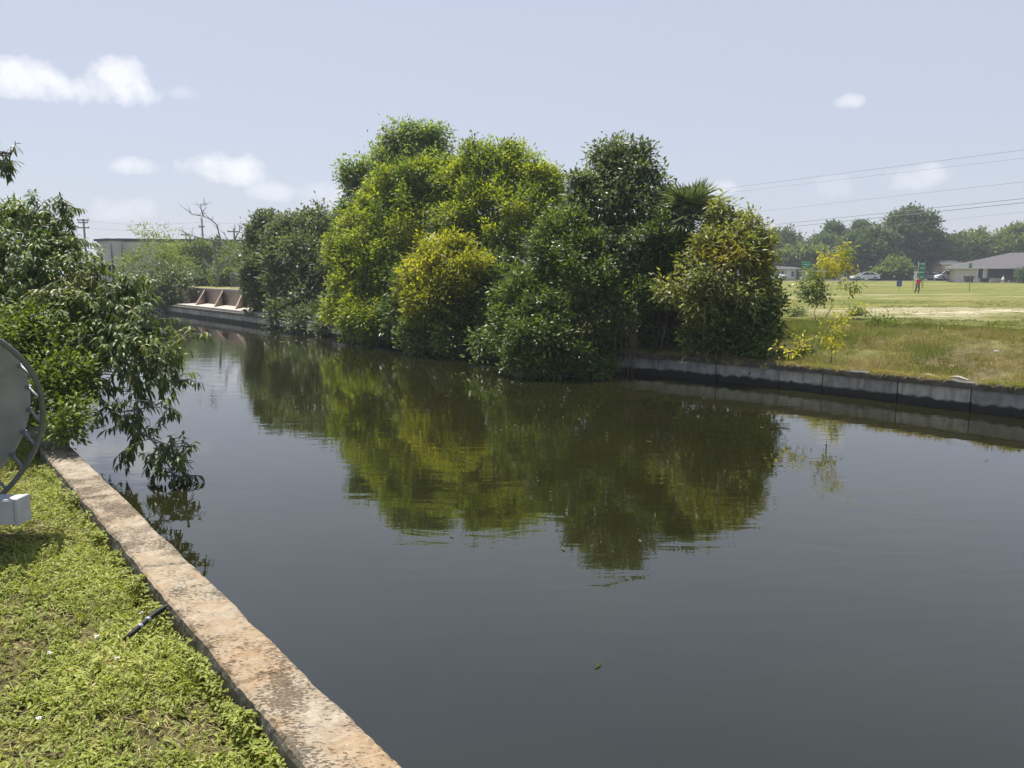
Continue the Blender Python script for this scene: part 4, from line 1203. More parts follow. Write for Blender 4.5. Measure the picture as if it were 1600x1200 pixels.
# fence
p0, p1 = wall_at(uA - 3) + ND * 5.5, wall_at(uB + 6) + ND * 5.5
root = empty('chain_link_fence', (*p0, 1.6), 'low chain link fence with thin posts above the retaining wall', 'fence')
ln = (p1 - p0).length; npst = int(ln / 2.4)
for i in range(npst + 1):
    q = p0.lerp(p1, i / npst); MB().tube([(q.x, q.y, 1.4), (q.x, q.y, 2.75)], .03, 6).build('post', POSTM if i != npst // 2 + 1 else WOODP, root)
MB().tube([(p0.x, p0.y, 2.7), (p1.x, p1.y, 2.7)], .02, 6).build('top_rail', POSTM, root)
mb = MB(); dv = (p1 - p0) / ln
k = -1.2
while k < ln:
    a0, a1 = max(k, 0), min(k + 1.2, ln)
    for s_ in (0, 1):
        za, zb = 1.5 + (a0 - k), 1.5 + (a1 - k)
        if s_: za, zb = 4.2 - za, 4.2 - zb
        mb.tube([(p0.x + dv.x * a0, p0.y + dv.y * a0, za), (p0.x + dv.x * a1, p0.y + dv.y * a1, zb)], .006, 3, caps=False)
    k += .16
mb.build('mesh', POSTM, root)

def facade(pxL, YL, pxR, YR):
    a = at_Y(pxL, 430, YL).to_2d(); b = at_Y(pxR, 430, YR).to_2d(); return a, b
def zpx(py, Y): return at_Y(800, py, Y).z
# flat roofed commercial building
a, b = facade(188, 92, 400, 95.5)
root = empty('commercial_building', (*((a + b) / 2), 1.5), 'long low grey stucco building with flat roof behind the bare tree', 'building')
d = (b - a).normalized(); n = Vector((-d.y, d.x)); n = n if n.y > 0 else -n
zt = zpx(379.5, 96)
b2 = b + d * 14
mb = MB(); box_between(mb, a, b2, 14, 1.3, zt); mb.build('wall', WALLB, root)
mb = MB(); box_between(mb, a - n * .25 - d * .2, b2 - n * .25, 14.5, zt + .003, zt + .35); mb.build('roof', ROOFD, root)
mb = MB(); box_between(mb, a - n * .12, b2 - n * .12, .11, zt - 1.3, zt - .003); mb.build('fascia', WALLW, root)
def on(pxa, pya, pxb, pyb, name, mat, off=.06, th=.055, parent=root, aa=a, dd=d, nn=n):
    """rectangle on a facade given by its picture corners; real size follows from the facade plane"""
    def hit(px, py):
        r = ray(px, py); o = Vector((0, 0, HC)); q = Vector((aa.x, aa.y, 0)); N3 = Vector((nn.x, nn.y, 0))
        return o + r * ((q - o).dot(N3) / r.dot(N3))
    h0, h1 = hit(pxa, pya), hit(pxb, pyb)
    x0, x1 = (h0.to_2d() - aa).dot(dd), (h1.to_2d() - aa).dot(dd); z0, z1 = sorted((h0.z, h1.z))
    mb = MB(); c = aa + dd * ((x0 + x1) / 2) - nn * (off - th / 2)
    mb.box((c.x, c.y, (z0 + z1) / 2), (abs(x1 - x0), th, z1 - z0), Matrix.Rotation(math.atan2(dd.y, dd.x), 3, 'Z'))
    return mb.build(name, mat, parent)
on(206, 396, 217, 410, 'window', GLASS); on(304, 412, 322, 440, 'door', GLASS); on(324, 412, 338, 422, 'window', GLASS); on(345, 412, 360, 425, 'window', GLASS); on(250, 405, 268, 425, 'window', GLASS)
on(190, 398, 222, 400.5, 'ledge', WALLW, .9, .85)
on(203, 400, 206, 440, 'pillar', TRIM, .12, .1)
at_, bt_ = facade(174, 90, 194.5, 91.2)
dt = (bt_ - at_).normalized()
mb = MB(); box_between(mb, at_, bt_, 3, 1.3, zpx(376, 90)); mb.build('tower', WALLB, root)
mb = MB(); box_between(mb, at_ - dt * .15 - Vector((0, .15)), bt_ + dt * .15 - Vector((0, .15)), 3.3, zpx(376, 90) + .003, zpx(372.5, 90)); mb.build('tower_roof', ROOFD, root)
for px in (175, 191):
    q = at_Y(px, 400, 89.3); MB().tube([(q.x, q.y, 1.3), (q.x, q.y, zpx(378, 89))], .10, 6).build('downpipe', ROOFD, root)
# house behind the lime tree
a2, b_2 = facade(430, 62, 545, 60)
root2 = empty('house', (*((a2 + b_2) / 2), 1.5), 'tall house with dark roof edge mostly hidden behind the lime green tree', 'building')
mb = MB(); box_between(mb, a2, b_2, 8, 1.3, zpx(357, 60)); mb.build('wall', WALLW, root2)
mb = MB(); box_between(mb, a2 - Vector((.5, .5)), b_2 + Vector((.3, -.5)), 9, zpx(357, 60) + .003, zpx(353.5, 60)); mb.build('roof', simple('brown_roof_edge', (.10, .07, .055), .8, .2, 2), root2)

# utility poles on the left
def upole(px, topy, Y, lab, arms, r=.14):
    q = at_Y(px, 430, Y); zt = zpx(topy, Y)
    root = empty('utility_pole', (q.x, q.y, 1.4), lab, 'utility pole', 'utility poles behind the left buildings')
    MB().tube([(q.x, q.y, 1.2), (q.x, q.y, zt)], [r * 1.15, r], 8).build('pole', WOODP, root)
    for (ay, hw2) in arms:
        z = zpx(ay, Y); h = hw2 * Y / FPX
        MB().box((q.x, q.y - .17, z), (2 * h, .12, .16), Matrix.Rotation(.25, 3, 'Z')).build('crossarm', WOODP, root)
        for s_ in (-.9, .9):
            MB().tube([(q.x + h * s_, q.y - .17 + h * s_ * .25, z + .08), (q.x + h * s_, q.y - .17 + h * s_ * .25, z + .3)], [.05, .03], 6).build('insulator', ROOFD, root)
    return root
upole(137, 342, 115, 'utility pole with two crossarms standing highest at far left', [(344, 8), (348, 7), (356, 8)])
upole(320, 340, 118, 'utility pole without long crossarms behind the bare tree', [(354.5, 4)])
upole(369, 357, 118, 'short utility pole with one crossarm close to the dark round tree', [(362, 9)])
upole(294, 364, 112, 'thin short pole on the roofline left of the bare tree', [(367, 6)], .09)

def wire(p, q, lab, grp, sag=.6, r=.016, n=14):
    pts = []
    for i in range(n + 1):
        t = i / n; c = p.lerp(q, t); c.z -= sag * 4 * t * (1 - t); pts.append(c)
    tag(MB().tube(pts, r, 4).build('power_line', WIREM), lab, 'power line', grp)
gl = 'wires between the left poles'
wire(at_Y(137, 345, 115), at_Y(320, 346, 118), 'highest thin wire between the far left poles', gl, .5, .014)
wire(at_Y(137, 356, 115), at_Y(320, 354.5, 118), 'lower thin wire between the far left poles', gl, .5, .014)
wire(at_Y(320, 346, 118), at_Y(420, 346, 118), 'thin wire running right from the pole behind the bare tree', gl, .3, .014)
# overhead lines on the right
gr = 'overhead lines crossing the sky at right'
def rwire(pa_, pb2, z, lab, r):
    a_, b_ = at_z(*pa_, z), at_z(*pb2, z)
    d_ = b_ - a_
    wire(a_ - d_ * .5, b_ + d_ * .6, lab, gr, 0.0, r)
rwire((1600, 310), (1200, 352), 9.5, 'thick upper line of the lowest pair over the field', .024)
rwire((1600, 316.5), (1200, 358), 9.2, 'thick lower line of the lowest pair over the field', .030)
rwire((1600, 234), (1130, 295), 13, 'topmost faint line crossing the upper right sky', .015)
rwire((1600, 247), (1130, 302), 12.6, 'second faint line just under the topmost one', .011)
rwire((1600, 284), (1180, 331), 11, 'single faint line midway between the high and low pairs', .013)
rwire((1600, 331), (1400, 352), 8.4, 'faintest short line just above the right hand trees', .011)

# trees on the left background
tree('feathery_tree', 'feathery pale green flat topped tree in front of the flat roofed building', 'tree', gbase(262, 60),
     [(222, 366, 10, 60), (240, 370, 14, 60), (262, 366, 12, 60), (252, 385, 18, 60), (272, 395, 18, 60), (245, 405, 18, 59), (280, 410, 16, 59), (215, 398, 10, 60), (208, 418, 14, 59), (225, 425, 14, 59), (262, 415, 14, 58)],
     LM['feather'], BARKG, .12, None, 71, L=.22, W=.075, cov=.55, sig=.26, nl=10, droop=.1, gap=.1, core=0, nb=8)
tree('shrub', 'very dark bush hanging over the seawall below the feathery tree', 'shrub', gbase(255, 55.5),
     [(240, 445, 22, 55), (262, 440, 22, 54.5), (275, 450, 20, 53.5), (245, 465, 18, 53), (265, 465, 18, 52.5), (225, 455, 14, 55), (288, 438, 14, 55)],
     LM['dark'], BARK, .08, None, 72, L=.2, W=.1, cov=1.5, sig=.25, nl=14)
bgl = 'bushes behind the chain link fence'
for i, (lab, px, Y, bl, mt) in enumerate([
    ('pale green bushy tree behind the fence left of the bare trunk', 305, 76, [(298, 400, 14, 76), (312, 395, 12, 76), (290, 420, 12, 75), (310, 425, 12, 75), (296, 432, 12, 72), (285, 405, 10, 76)], 'farlight'),
    ('bright green bush behind the fence right of the bare trunk', 362, 68, [(355, 425, 12, 68), (368, 420, 14, 68), (378, 410, 12, 70), (360, 435, 10, 66), (347, 435, 9, 66), (372, 395, 12, 72), (362, 400, 10, 73)], 'farlight'),
    ('dull green hedge low along the chain link fence', 340, 70, [(320, 442, 9, 69), (335, 443, 9, 69), (350, 443, 9, 69), (365, 443, 9, 69), (378, 440, 9, 68), (305, 441, 9, 69)], 'far'),
    ('grey green tree in front of the wide dark doorway', 335, 84, [(330, 398, 12, 84), (345, 392, 12, 84), (318, 392, 10, 84), (350, 405, 9, 84)], 'far')]):
    tree('bush' if i else 'small_tree', lab, 'bush', gbase(px, Y), bl, LM[mt], BARKG, .08, bgl, 73 + i, L=.3, W=.14, cov=1.15, sig=.32, nl=13)
# bare dead tree
root = empty('dead_tree', gbase(338, 64), 'bare leafless dead tree with crooked pale branches', 'tree')
mb = MB(); Yt = 63
def br(pts, r0, r1=.02):
    P = [at_Y(x, y, Yt + dz) for x, y, dz in pts]
    mb.tube(P, [r0 + (r1 - r0) * i / (len(P) - 1) for i in range(len(P))], 6)
    for i in range(1, len(P)):
        for k in range(3):
            q = P[i - 1].lerp(P[i], rr.random()); e = q + Vector((rr.uniform(-.7, .7), rr.uniform(-.4, .4), rr.uniform(.1, .9)))
            mb.tube([q, q.lerp(e, .5) + Vector((rr.uniform(-.1, .1), 0, rr.uniform(-.1, .1))), e], [r1 * 1.1, .015, .007], 4)
base = at_Y(339, 445, Yt); base.z = 1.5
br([(338, 450, 0), (341, 425, 0), (337, 400, .3), (334, 385, .3), (334, 374, .2)], .12, .06)
br([(341, 420, 0), (352, 408, -.5), (368, 398, -1), (372, 394, -1)], .09, .04)
br([(372, 394, -1), (350, 385, 0), (344, 372, .5), (339, 352, .6), (330, 343, .6), (318, 338, .6), (300, 335, .6), (293, 329, .6)], .08, .02)
br([(345, 379, 0), (325, 374, .5), (305, 370, .5), (290, 364, .5), (281, 360, .5)], .06, .015)
br([(318, 338, .6), (314, 326, .6), (314, 318, .6), (321, 320, .6)], .05, .02)
br([(341, 428, 0), (328, 418, .4), (318, 408, .5)], .08, .02)
br([(342, 425, 0), (358, 412, .4), (372, 392, .5), (378, 372, .6)], .06, .015)
mb.build('branches', BARKG, root)
root = empty('dead_tree', gbase(372, 74), 'thin grey twiggy dead tree close to the dark round tree', 'tree')
mb = MB()
Yt = 73
br([(372, 440, 0), (370, 410, 0), (367, 385, 0), (366, 350, 0)], .12, .03)
br([(368, 395, 0), (378, 375, 0), (384, 355, 0), (390, 348, 0)], .06, .02)
br([(367, 388, 0), (355, 375, 0), (350, 362, 0)], .05, .02)
br([(367, 375, 0), (374, 360, 0), (376, 345, 0)], .04, .02)
mb.build('branches', BARKG, root)

# ------------------------------------------------------------------ right background
# road
vs = []
def gplace(px, Y): 
    q = at_Y(px, 430, Y); return Vector((q.x, q.y, ground_right(q.x, q.y)))
rv, rf = [], []
for i in range(60):
    x = 10 + i * 4
    for y in (133, 141): rv.append((x, y, ground_right(x, y) + .03 + (.02 if y > 140 else 0)))
for i in range(59): rf.append((2 * i, 2 * i + 1, 2 * i + 3, 2 * i + 2))
tag(MB().add(rv, rf, 0, True).build('road', ASPH), kind='structure')

gd = 'trees along the road beyond the field'
far = [
 ('dark round topped tree standing first right of the olive tree', 1228, 165, [(1228, 382, 15, 165), (1215, 392, 14, 165), (1240, 395, 14, 165), (1225, 405, 18, 163), (1207, 375, 8, 166), (1205, 400, 14, 165)], 'far'),
 ('broad low oak above the pink wall and white car', 1245, 150, [(1225, 412, 13, 150), (1245, 406, 14, 150), (1265, 410, 13, 150), (1280, 404, 12, 151), (1250, 417, 10, 149)], 'farlight'),
 ('dense tree behind the green arrow sign', 1285, 168, [(1262, 400, 12, 168), (1280, 390, 15, 168), (1295, 395, 18, 168), (1285, 410, 16, 166), (1268, 412, 14, 166)], 'far'),
 ('steep peaked tree rising behind the golden sapling', 1305, 172, [(1303, 366, 8, 172), (1298, 376, 12, 172), (1312, 380, 12, 172), (1320, 392, 16, 171), (1306, 398, 18, 170), (1330, 400, 14, 170), (1302, 358, 5, 172)], 'far'),
 ('small pine top poking above the oaks', 1347, 180, [(1347, 357, 6, 180), (1343, 366, 6, 180), (1336, 371, 8, 180), (1352, 372, 7, 180)], 'far'),
 ('wide oak with dark forked trunk over the parked white sedan', 1349, 150, [(1335, 388, 16, 151), (1352, 380, 15, 151), (1370, 376, 15, 151), (1378, 390, 16, 151), (1355, 396, 18, 149), (1335, 404, 14, 149), (1372, 405, 14, 149), (1322, 410, 10, 149)], 'far'),
 ('tallest grey green tree with open crown behind the green signs', 1425, 160, [(1404, 352, 13, 160), (1425, 345, 13, 160), (1445, 350, 12, 160), (1418, 362, 14, 160), (1440, 368, 16, 159), (1452, 365, 11, 159), (1402, 372, 16, 159), (1425, 385, 20, 158), (1450, 382, 13, 159), (1392, 388, 12, 160), (1408, 400, 16, 158), (1435, 405, 18, 158)], 'far'),
 ('mid green tree left of the hip roofed house', 1470, 160, [(1468, 392, 12, 160), (1485, 390, 12, 160), (1478, 405, 14, 159), (1460, 408, 14, 158), (1490, 402, 13, 160), (1497, 384, 10, 162)], 'far'),
 ('domed tree right behind the hip roof slope', 1522, 165, [(1522, 382, 14, 165), (1508, 388, 12, 165), (1536, 386, 12, 165), (1520, 398, 18, 164), (1545, 398, 12, 164)], 'farlight'),
 ('high tree group rising above the roof ridge at the right edge', 1585, 165, [(1560, 385, 12, 165), (1578, 376, 14, 165), (1592, 370, 13, 165), (1605, 372, 16, 165), (1570, 395, 15, 164), (1592, 390, 15, 164), (1620, 380, 18, 165)], 'farlight'),
 ('pale green bushy shrub beside the parked white sedan', 1392, 140, [(1385, 425, 8, 140), (1396, 422, 10, 140), (1406, 427, 8, 140), (1378, 430, 6, 139), (1412, 431, 5, 139), (1398, 431, 7, 139)], 'farlight'),
]
for i, (lab, px, Y, bl, mt) in enumerate(far):
    tree('pine_tree' if 'pine' in lab else ('shrub' if 'shrub' in lab else 'oak_tree'), lab, 'shrub' if 'shrub' in lab else 'tree', gplace(px, Y), bl, LM[mt], BARK, .30 if 'shrub' not in lab else .08, gd, 100 + i,
         L=.55, W=.34, cov=1.25, sig=.55, nl=14, droop=.1, cull=.6)
# far continuous wood behind everything
bl = []
for i in range(44):
    px = 1180 + i * 11; bl.append((px, random.uniform(409, 415), random.uniform(13, 18), 205))
me_root = crown('distant_wood', None, bl, LM['far'], L=.9, W=.6, cov=1.0, sig=.9, nl=12, seed=140)
tag(me_root, 'distant dark wood closing the view behind the houses', 'wood', kind='stuff')

# hip roofed house
Yh = 125
a3 = at_Y(1493, 430, Yh).to_2d(); dd3 = Vector((.907, -.42)).normalized(); nn3 = Vector((.42, .907)).normalized()
bz = at_Y(1493, 441, Yh).z - .1
ez = zpx(417.5, Yh)
root = empty('hip_roof_house', (a3.x + 7, a3.y + 5, bz), 'cream single storey house with grey hip roof at the right edge of the field', 'house')
Rz = Matrix.Rotation(math.atan2(dd3.y, dd3.x), 3, 'Z')
Lh = 17.0
mb = MB(); box_between(mb, a3, a3 + dd3 * Lh, 11, bz - .3, ez); mb.build('wall', WALLW, root)
rz_ = zpx(396, Yh + 5.5)
def rp(x, y, z): q = a3 + dd3 * x + nn3 * y; return (q.x, q.y, z)
ov = .9
E = [rp(-1.6, -ov, ez), rp(Lh + ov, -ov, ez), rp(Lh + ov, 11 + ov, ez), rp(-1.6, 11 + ov, ez)]
rdg = [rp(8.0, 5.5, rz_), rp(Lh - 5, 5.5, rz_)]
mb = MB(); mb.add([*E, *rdg], [(0, 1, 5, 4), (1, 2, 5), (2, 3, 4, 5), (3, 0, 4), (3, 2, 1, 0)]); rf_ = mb.build('roof', ROOFG, root)
mb = MB(); q = Vector(rp(10.5, 4.0, 0)); mb.box((q.x, q.y, rz_ - .28), (1.6, .5, .22), Rz, 0, .03); mb.build('vent', ROOFD, rf_)
mb = MB()
c0, c1 = Vector(rp(-1.6, -ov - .03, ez - .12)), Vector(rp(Lh + ov, -ov - .03, ez - .12)); cc = (c0 + c1) / 2
mb.box(cc, ((c1 - c0).length, .04, .26), Rz); mb.build('fascia', TRIM, root)
kw = dict(parent=root, aa=a3, dd=dd3, nn=nn3)
def on3(*a_, **k_): return on(*a_, **{**kw, **k_})
wn_ = on3(1527.5, 419.5, 1536.5, 435, 'window', SCREEN); on3(1526.8, 419, 1527.5, 435.3, 'window_frame', TRIM, off=.10, th=.09); on3(1536.5, 419, 1537.2, 435.3, 'window_frame', TRIM, off=.10, th=.09)
on3(1543.5, 418.6, 1583, 434.5, 'screened_porch', SCREEN)
for px in (1553, 1563, 1573): on3(px, 418.6, px + .6, 434.5, 'porch_mullion', ROOFD, off=.10, th=.035)
on3(1586, 421, 1589, 436, 'downpipe', POSTM, off=.14, th=.07)
on3(1492, 437, 1533, 440.5, 'plinth', TRIM, off=.2, th=.195)
gb = 'things on the patio of the hip roofed house'
def patio(px, Y=121): 
    q = at_Y(px, 430, Y); return Vector((q.x, q.y, at_Y(px, 441, Y).z - .05))
# patio slab
q = patio(1560); mb = MB(); mb.box((q.x + .5, q.y + 1.3, q.z - .02), (9, 3.6, .12), Rz); tag(mb.build('patio', CONC), kind='structure')
# bin
q = patio(1514, 120.5)
root = empty('wheelie_bin', q, 'dark wheeled bin standing against the cream house wall', 'bin')
mb = MB(); mb.add([(q.x + sx_ * w_, q.y + sy_ * w_, q.z + z_) for z_, w_ in ((.1, .40), (.9, .52)) for sx_, sy_ in ((-1, -1), (1, -1), (1, 1), (-1, 1))], [(3, 2, 1, 0), (4, 5, 6, 7), (0, 1, 5, 4), (1, 2, 6, 5), (2, 3, 7, 6), (3, 0, 4, 7)]); mb.build('body', simple('bin_plastic', (.06, .05, .055), .5, .1, 4), root)
MB().box(q + Vector((0, 0, .96)), (1.14, 1.14, .1), None, 0, .03).build('lid', ROOFD, root)
for s_ in (-1, 1): MB().tube([q + Vector((.45 * s_ - .04, -.35, .12)), q + Vector((.45 * s_ + .04, -.35, .12))], .12, 12).build('wheel', TYRE, root)
# dark planter, sofa, table, white statue
q = patio(1539, 121)
root = empty('storage_bench', q, 'dark low storage bench left of the porch', 'bench')
MB().box(q + Vector((0, 0, .35)), (1.25, .6, .55), None, 0, .04).build('box', SCREEN, root); MB().box(q + Vector((0, 0, .66)), (1.32, .66, .06), None, 0, .02).build('lid', ROOFD, root)
def table(px, lab, w_=1.5):
    q = patio(px, 120.6); root = empty('patio_table', q, lab, 'table')
    MB().box(q + Vector((0, 0, .74)), (w_, .8, .05), None, 0, .015).build('table_top', BROWNF, root)
    for sx_ in (-1, 1):
        for sy_ in (-1, 1): MB().tube([q + Vector((sx_ * (w_ / 2 - .08), sy_ * .32, 0)), q + Vector((sx_ * (w_ / 2 - .08), sy_ * .32, .72))], .03, 6).build('leg', BROWNF, root)
table(1551, 'brown patio table in front of the screened porch', 1.7)
q = patio(1576, 120.8)
root = empty('patio_sofa', q, 'brown patio sofa in front of the right half of the porch', 'sofa')
MB().box(q + Vector((0, 0, .32)), (1.9, .8, .25), None, 0, .05).build('seat', BROWNF, root); MB().box(q + Vector((0, .36, .62)), (1.9, .15, .5), None, 0, .05).build('backrest', BROWNF, root)
for s_ in (-1, 1): MB().box(q + Vector((s_ * .95, 0, .42)), (.14, .8, .55), None, 0, .04).build('armrest', BROWNF, root)
q = patio(1568, 119.6)
mb = MB(); vs, fs = [], []
pr = [(.02, 0), (.25, 0), (.25, .05), (.1, .1), (.08, .35), (.26, .42), (.24, .5), (.12, .78), (.07, .86), (.10, .93), (.02, 1.0)]
for r_, z_ in pr:
    for k in range(14): vs.append((q.x + r_ * math.cos(k * 2 * PI / 14), q.y + r_ * math.sin(k * 2 * PI / 14), q.z + z_))
for i in range(len(pr) - 1):
    for k in range(14): fs.append((i * 14 + k, i * 14 + (k + 1) % 14, (i + 1) * 14 + (k + 1) % 14, (i + 1) * 14 + k))
mb.add(vs, fs, 0, True); tag(mb.build('garden_ornament', TRIM), 'small white bell shaped ornament in front of the porch', 'ornament')
for px, lab in ((1547.5, 'small white marker left on the patio edge'), (1577, 'small white marker right on the patio edge')):
    q = patio(px, 118.6); mb = MB(); mb.tube([q, q + Vector((0, 0, .12)), q + Vector((0, 0, .34)), q + Vector((0, 0, .38))], [.10, .07, .07, .11], 10); tag(mb.build('garden_light', TRIM), lab, 'garden light', 'white markers on the patio')
tree('shrub', 'spiky green shrub at the far right of the patio', 'shrub', patio(1600, 119), [(1600, 428, 6, 119), (1597, 434, 5, 118.5), (1605, 433, 6, 119)], LM['far'], BARK, .05, None, 150, L=.3, W=.08, cov=1.2, sig=.25, nl=12)
# dark house left behind
def small_house(pxl, pxr, ytop, yeave, Y, wall, lab, feats, roofm=ROOFG, roof=True):
    a_ = at_Y(pxl, 430, Y).to_2d(); w_ = (pxr - pxl) * Y / FPX; b0_ = at_Y(pxl, 437.5, Y).z - .4; ez_ = zpx(yeave, Y)
    root = empty('house', (a_.x + w_ / 2, a_.y, b0_), lab, 'house')
    MB().box((a_.x + w_ / 2, a_.y + 4, (b0_ + ez_) / 2), (w_, 8, ez_ - b0_)).build('wall', wall, root)
    if roof:
        zt_ = zpx(ytop, Y); ex = .6
        v_ = [(a_.x - ex, a_.y - ex, ez_ + .004), (a_.x + w_ + ex, a_.y - ex, ez_ + .004), (a_.x + w_ + ex, a_.y + 8 + ex, ez_ + .004), (a_.x - ex, a_.y + 8 + ex, ez_ + .004), (a_.x + w_ * .3, a_.y + 4, zt_), (a_.x + w_ * .7, a_.y + 4, zt_)]
        MB().add(v_, [(0, 1, 5, 4), (1, 2, 5), (2, 3, 4, 5), (3, 0, 4), (3, 2, 1, 0)]).build('roof', roofm, root)
        MB().box((a_.x + w_ / 2, a_.y - ex - .03, ez_ - .08), (w_ + 2 * ex, .05, .22)).build('fascia', TRIM, root)
    for f in feats:
        on(f[0], f[1], f[2], f[3], f[4], f[5], parent=root, aa=a_, dd=Vector((1, 0)), nn=Vector((0, 1)), **(f[6] if len(f) > 6 else {}))
    return root
small_house(1472, 1500, 403, 412, 152, WALLP, 'dark roofed house behind the white parked vehicles', [(1482, 416, 1491, 428, 'window', GLASS)], ROOFD)
small_house(1214, 1244, 412, 419, 146, WALLP, 'house with pale pink end wall and white garage behind the left car', [(1221, 424, 1224.5, 434, 'window', GLASS), (1229, 422, 1241, 436, 'door', TRIM), (1236.5, 424, 1240, 432, 'door_window', GLASS, dict(off=.12, th=.05)), (1224.5, 423, 1226.5, 434, 'shutter', TRIM)])
small_house(1250, 1312, 414, 423, 147, WALLP, 'long pink and brown house behind the golden sapling', [(1265, 424, 1269, 438, 'window', GLASS), (1286, 425, 1288, 438, 'post', TRIM, dict(off=.3, th=.2)), (1290, 425.5, 1305, 436, 'window', GLASS), (1252, 422.5, 1264, 438, 'panel', WALLW, dict(off=.15, th=.14))])
small_house(1324, 1372, 405, 414, 153, WALLB, 'grey stucco house with arched entrance behind the white sedan', [(1358, 418, 1367, 436, 'arched_door', GLASS), (1344, 418, 1352, 432, 'window', GLASS), (1328, 420, 1335, 430, 'window', GLASS), (1367, 414.5, 1372, 438, 'column', TRIM, dict(off=.5, th=.4))])
q = at_Y(1366, 430, 150); 

# cars
def car(kind, paint, label, px, Y, rz, tail=False):
    base = at_Y(px, 437.5, Y)
    base.z = at_Y(px, 438, Y).z
    root = empty('parked_car', base, label, 'car', 'cars parked beyond the field')
    M_ = Matrix.Translation(base) @ Matrix.Rotation(rz, 4, 'Z')
    if kind == 'suv':
        body = [(-2.3, .38), (-2.32, .7), (-2.28, 1.0), (-1.9, 1.06), (.95, 1.06), (1.5, 1.02), (2.1, .90), (2.3, .72), (2.32, .40), (2.1, .28), (-2.1, .28)]
        cab = [(-2.22, 1.04), (-1.95, 1.62), (-1.4, 1.70), (.1, 1.68), (.45, 1.6), (1.15, 1.04)]
        roofp = [(-1.98, 1.60), (-1.4, 1.70), (.1, 1.68), (.48, 1.58), (.1, 1.73), (-1.4, 1.76), (-1.95, 1.69)]
        wz = .36
    else:
        body = [(-2.3, .35), (-2.33, .65), (-2.25, .92), (-1.6, .97), (.9, .95), (1.6, .86), (2.2, .72), (2.35, .5), (2.3, .3), (-2.1, .26)]
        cab = [(-1.95, .95), (-1.2, 1.34), (-.7, 1.42), (.1, 1.41), (.4, 1.34), (1.2, .93)]
        roofp = [(-1.25, 1.33), (-.7, 1.42), (.1, 1.41), (.45, 1.32), (.1, 1.45), (-.7, 1.47)]
        wz = .33
    MB().prism(body, -.92, .92, 0, .07, .10, M_).build('body', paint, root)
    MB().prism(cab, -.78, .78, 0, .10, .12, M_).build('windows', GLASS, root)
    roofp = sorted(roofp, key=lambda p_: math.atan2(p_[1] - 1.4 if kind != 'suv' else p_[1] - 1.66, p_[0] + .6))
    MB().prism(roofp, -.72, .72, 0, 0, 0, M_).build('roof', paint, root)
    mb = MB()
    for s_ in (-1, 1):
        for (x0, z0, x1, z1) in ((cab[0][0], cab[0][1], cab[1][0], cab[1][1]), (-.55, .98 if kind != 'suv' else 1.05, -.5, cab[2][1]), (cab[-1][0], cab[-1][1], cab[-2][0], cab[-2][1])):
            mb.tube([M_ @ Vector((x0, s_ * .80, z0)), M_ @ Vector((x1, s_ * .72, z1))], .05, 5)
    mb.build('pillars', paint, root)
    for x in (-1.42, 1.42):
        for s_ in (-1, 1):
            wh = MB(); wh.tube([M_ @ Vector((x, s_ * .74, wz)), M_ @ Vector((x, s_ * .945, wz))], wz, 18); wo_ = wh.build('wheel', TYRE, root)
            rm = MB(); rm.tube([M_ @ Vector((x, s_ * .94, wz)), M_ @ Vector((x, s_ * .955, wz))], wz * .62, 12); rm.build('rim', RIM, wo_)
    for s_ in (-1, 1):
        MB().box(M_ @ Vector((2.24, s_ * .66, .74)), (.12, .32, .14), M_.to_3x3()).build('headlight', LAMPW, root)
        MB().box(M_ @ Vector((-2.27, s_ * .70, .84)), (.10, .24, .22), M_.to_3x3()).build('tail_light', LAMPR, root)
    return root
car('suv', PAINTW, 'white car parked leftmost at the end of the tree line', 1207, 136, math.radians(-38))
car('sedan', PAINTW, 'white sedan parked under the wide oak', 1351, 137, math.radians(176))
car('sedan', PAINTW, 'white car mostly hidden behind the bush and the signs', 1424, 139, math.radians(170))
car('sedan', PAINTG, 'grey car parked just right of the green signs', 1452, 138, math.radians(-14))
car('sedan', PAINTS, 'silver car parked between the grey one and the white off roader', 1467, 139.5, math.radians(-10))
car('suv', PAINTW, 'white off roader parked next to the cream house', 1483, 136, math.radians(172))

# signs
def text_obj(s, size, loc, mat, parent, rot=(PI / 2, 0, 0), name='lettering', squash=1):
    cu = bpy.data.curves.new(name, 'FONT'); cu.body = s; cu.size = size; cu.align_x = 'CENTER'; cu.align_y = 'CENTER'; cu.extrude = .004
    o = bpy.data.objects.new(name, cu); COL.objects.link(o)
    dg = bpy.context.evaluated_depsgraph_get(); me = bpy.data.meshes.new_from_object(o.evaluated_get(dg))
    bpy.data.objects.remove(o)
    me.transform(Matrix.Translation(loc) @ Matrix.Rotation(rot[2], 4, 'Z') @ Matrix.Rotation(PI / 2, 4, 'X') @ Matrix.Diagonal((squash, 1, 1, 1)))
    return link(name, me, mat, parent)
def bars(parent, c, w_, hts, mat=WHITES):
    for (dx, dz, ww, hh_) in hts:
        MB().box(c + Vector((dx, 0, dz)), (ww, .012, hh_)).build('lettering', mat, parent)
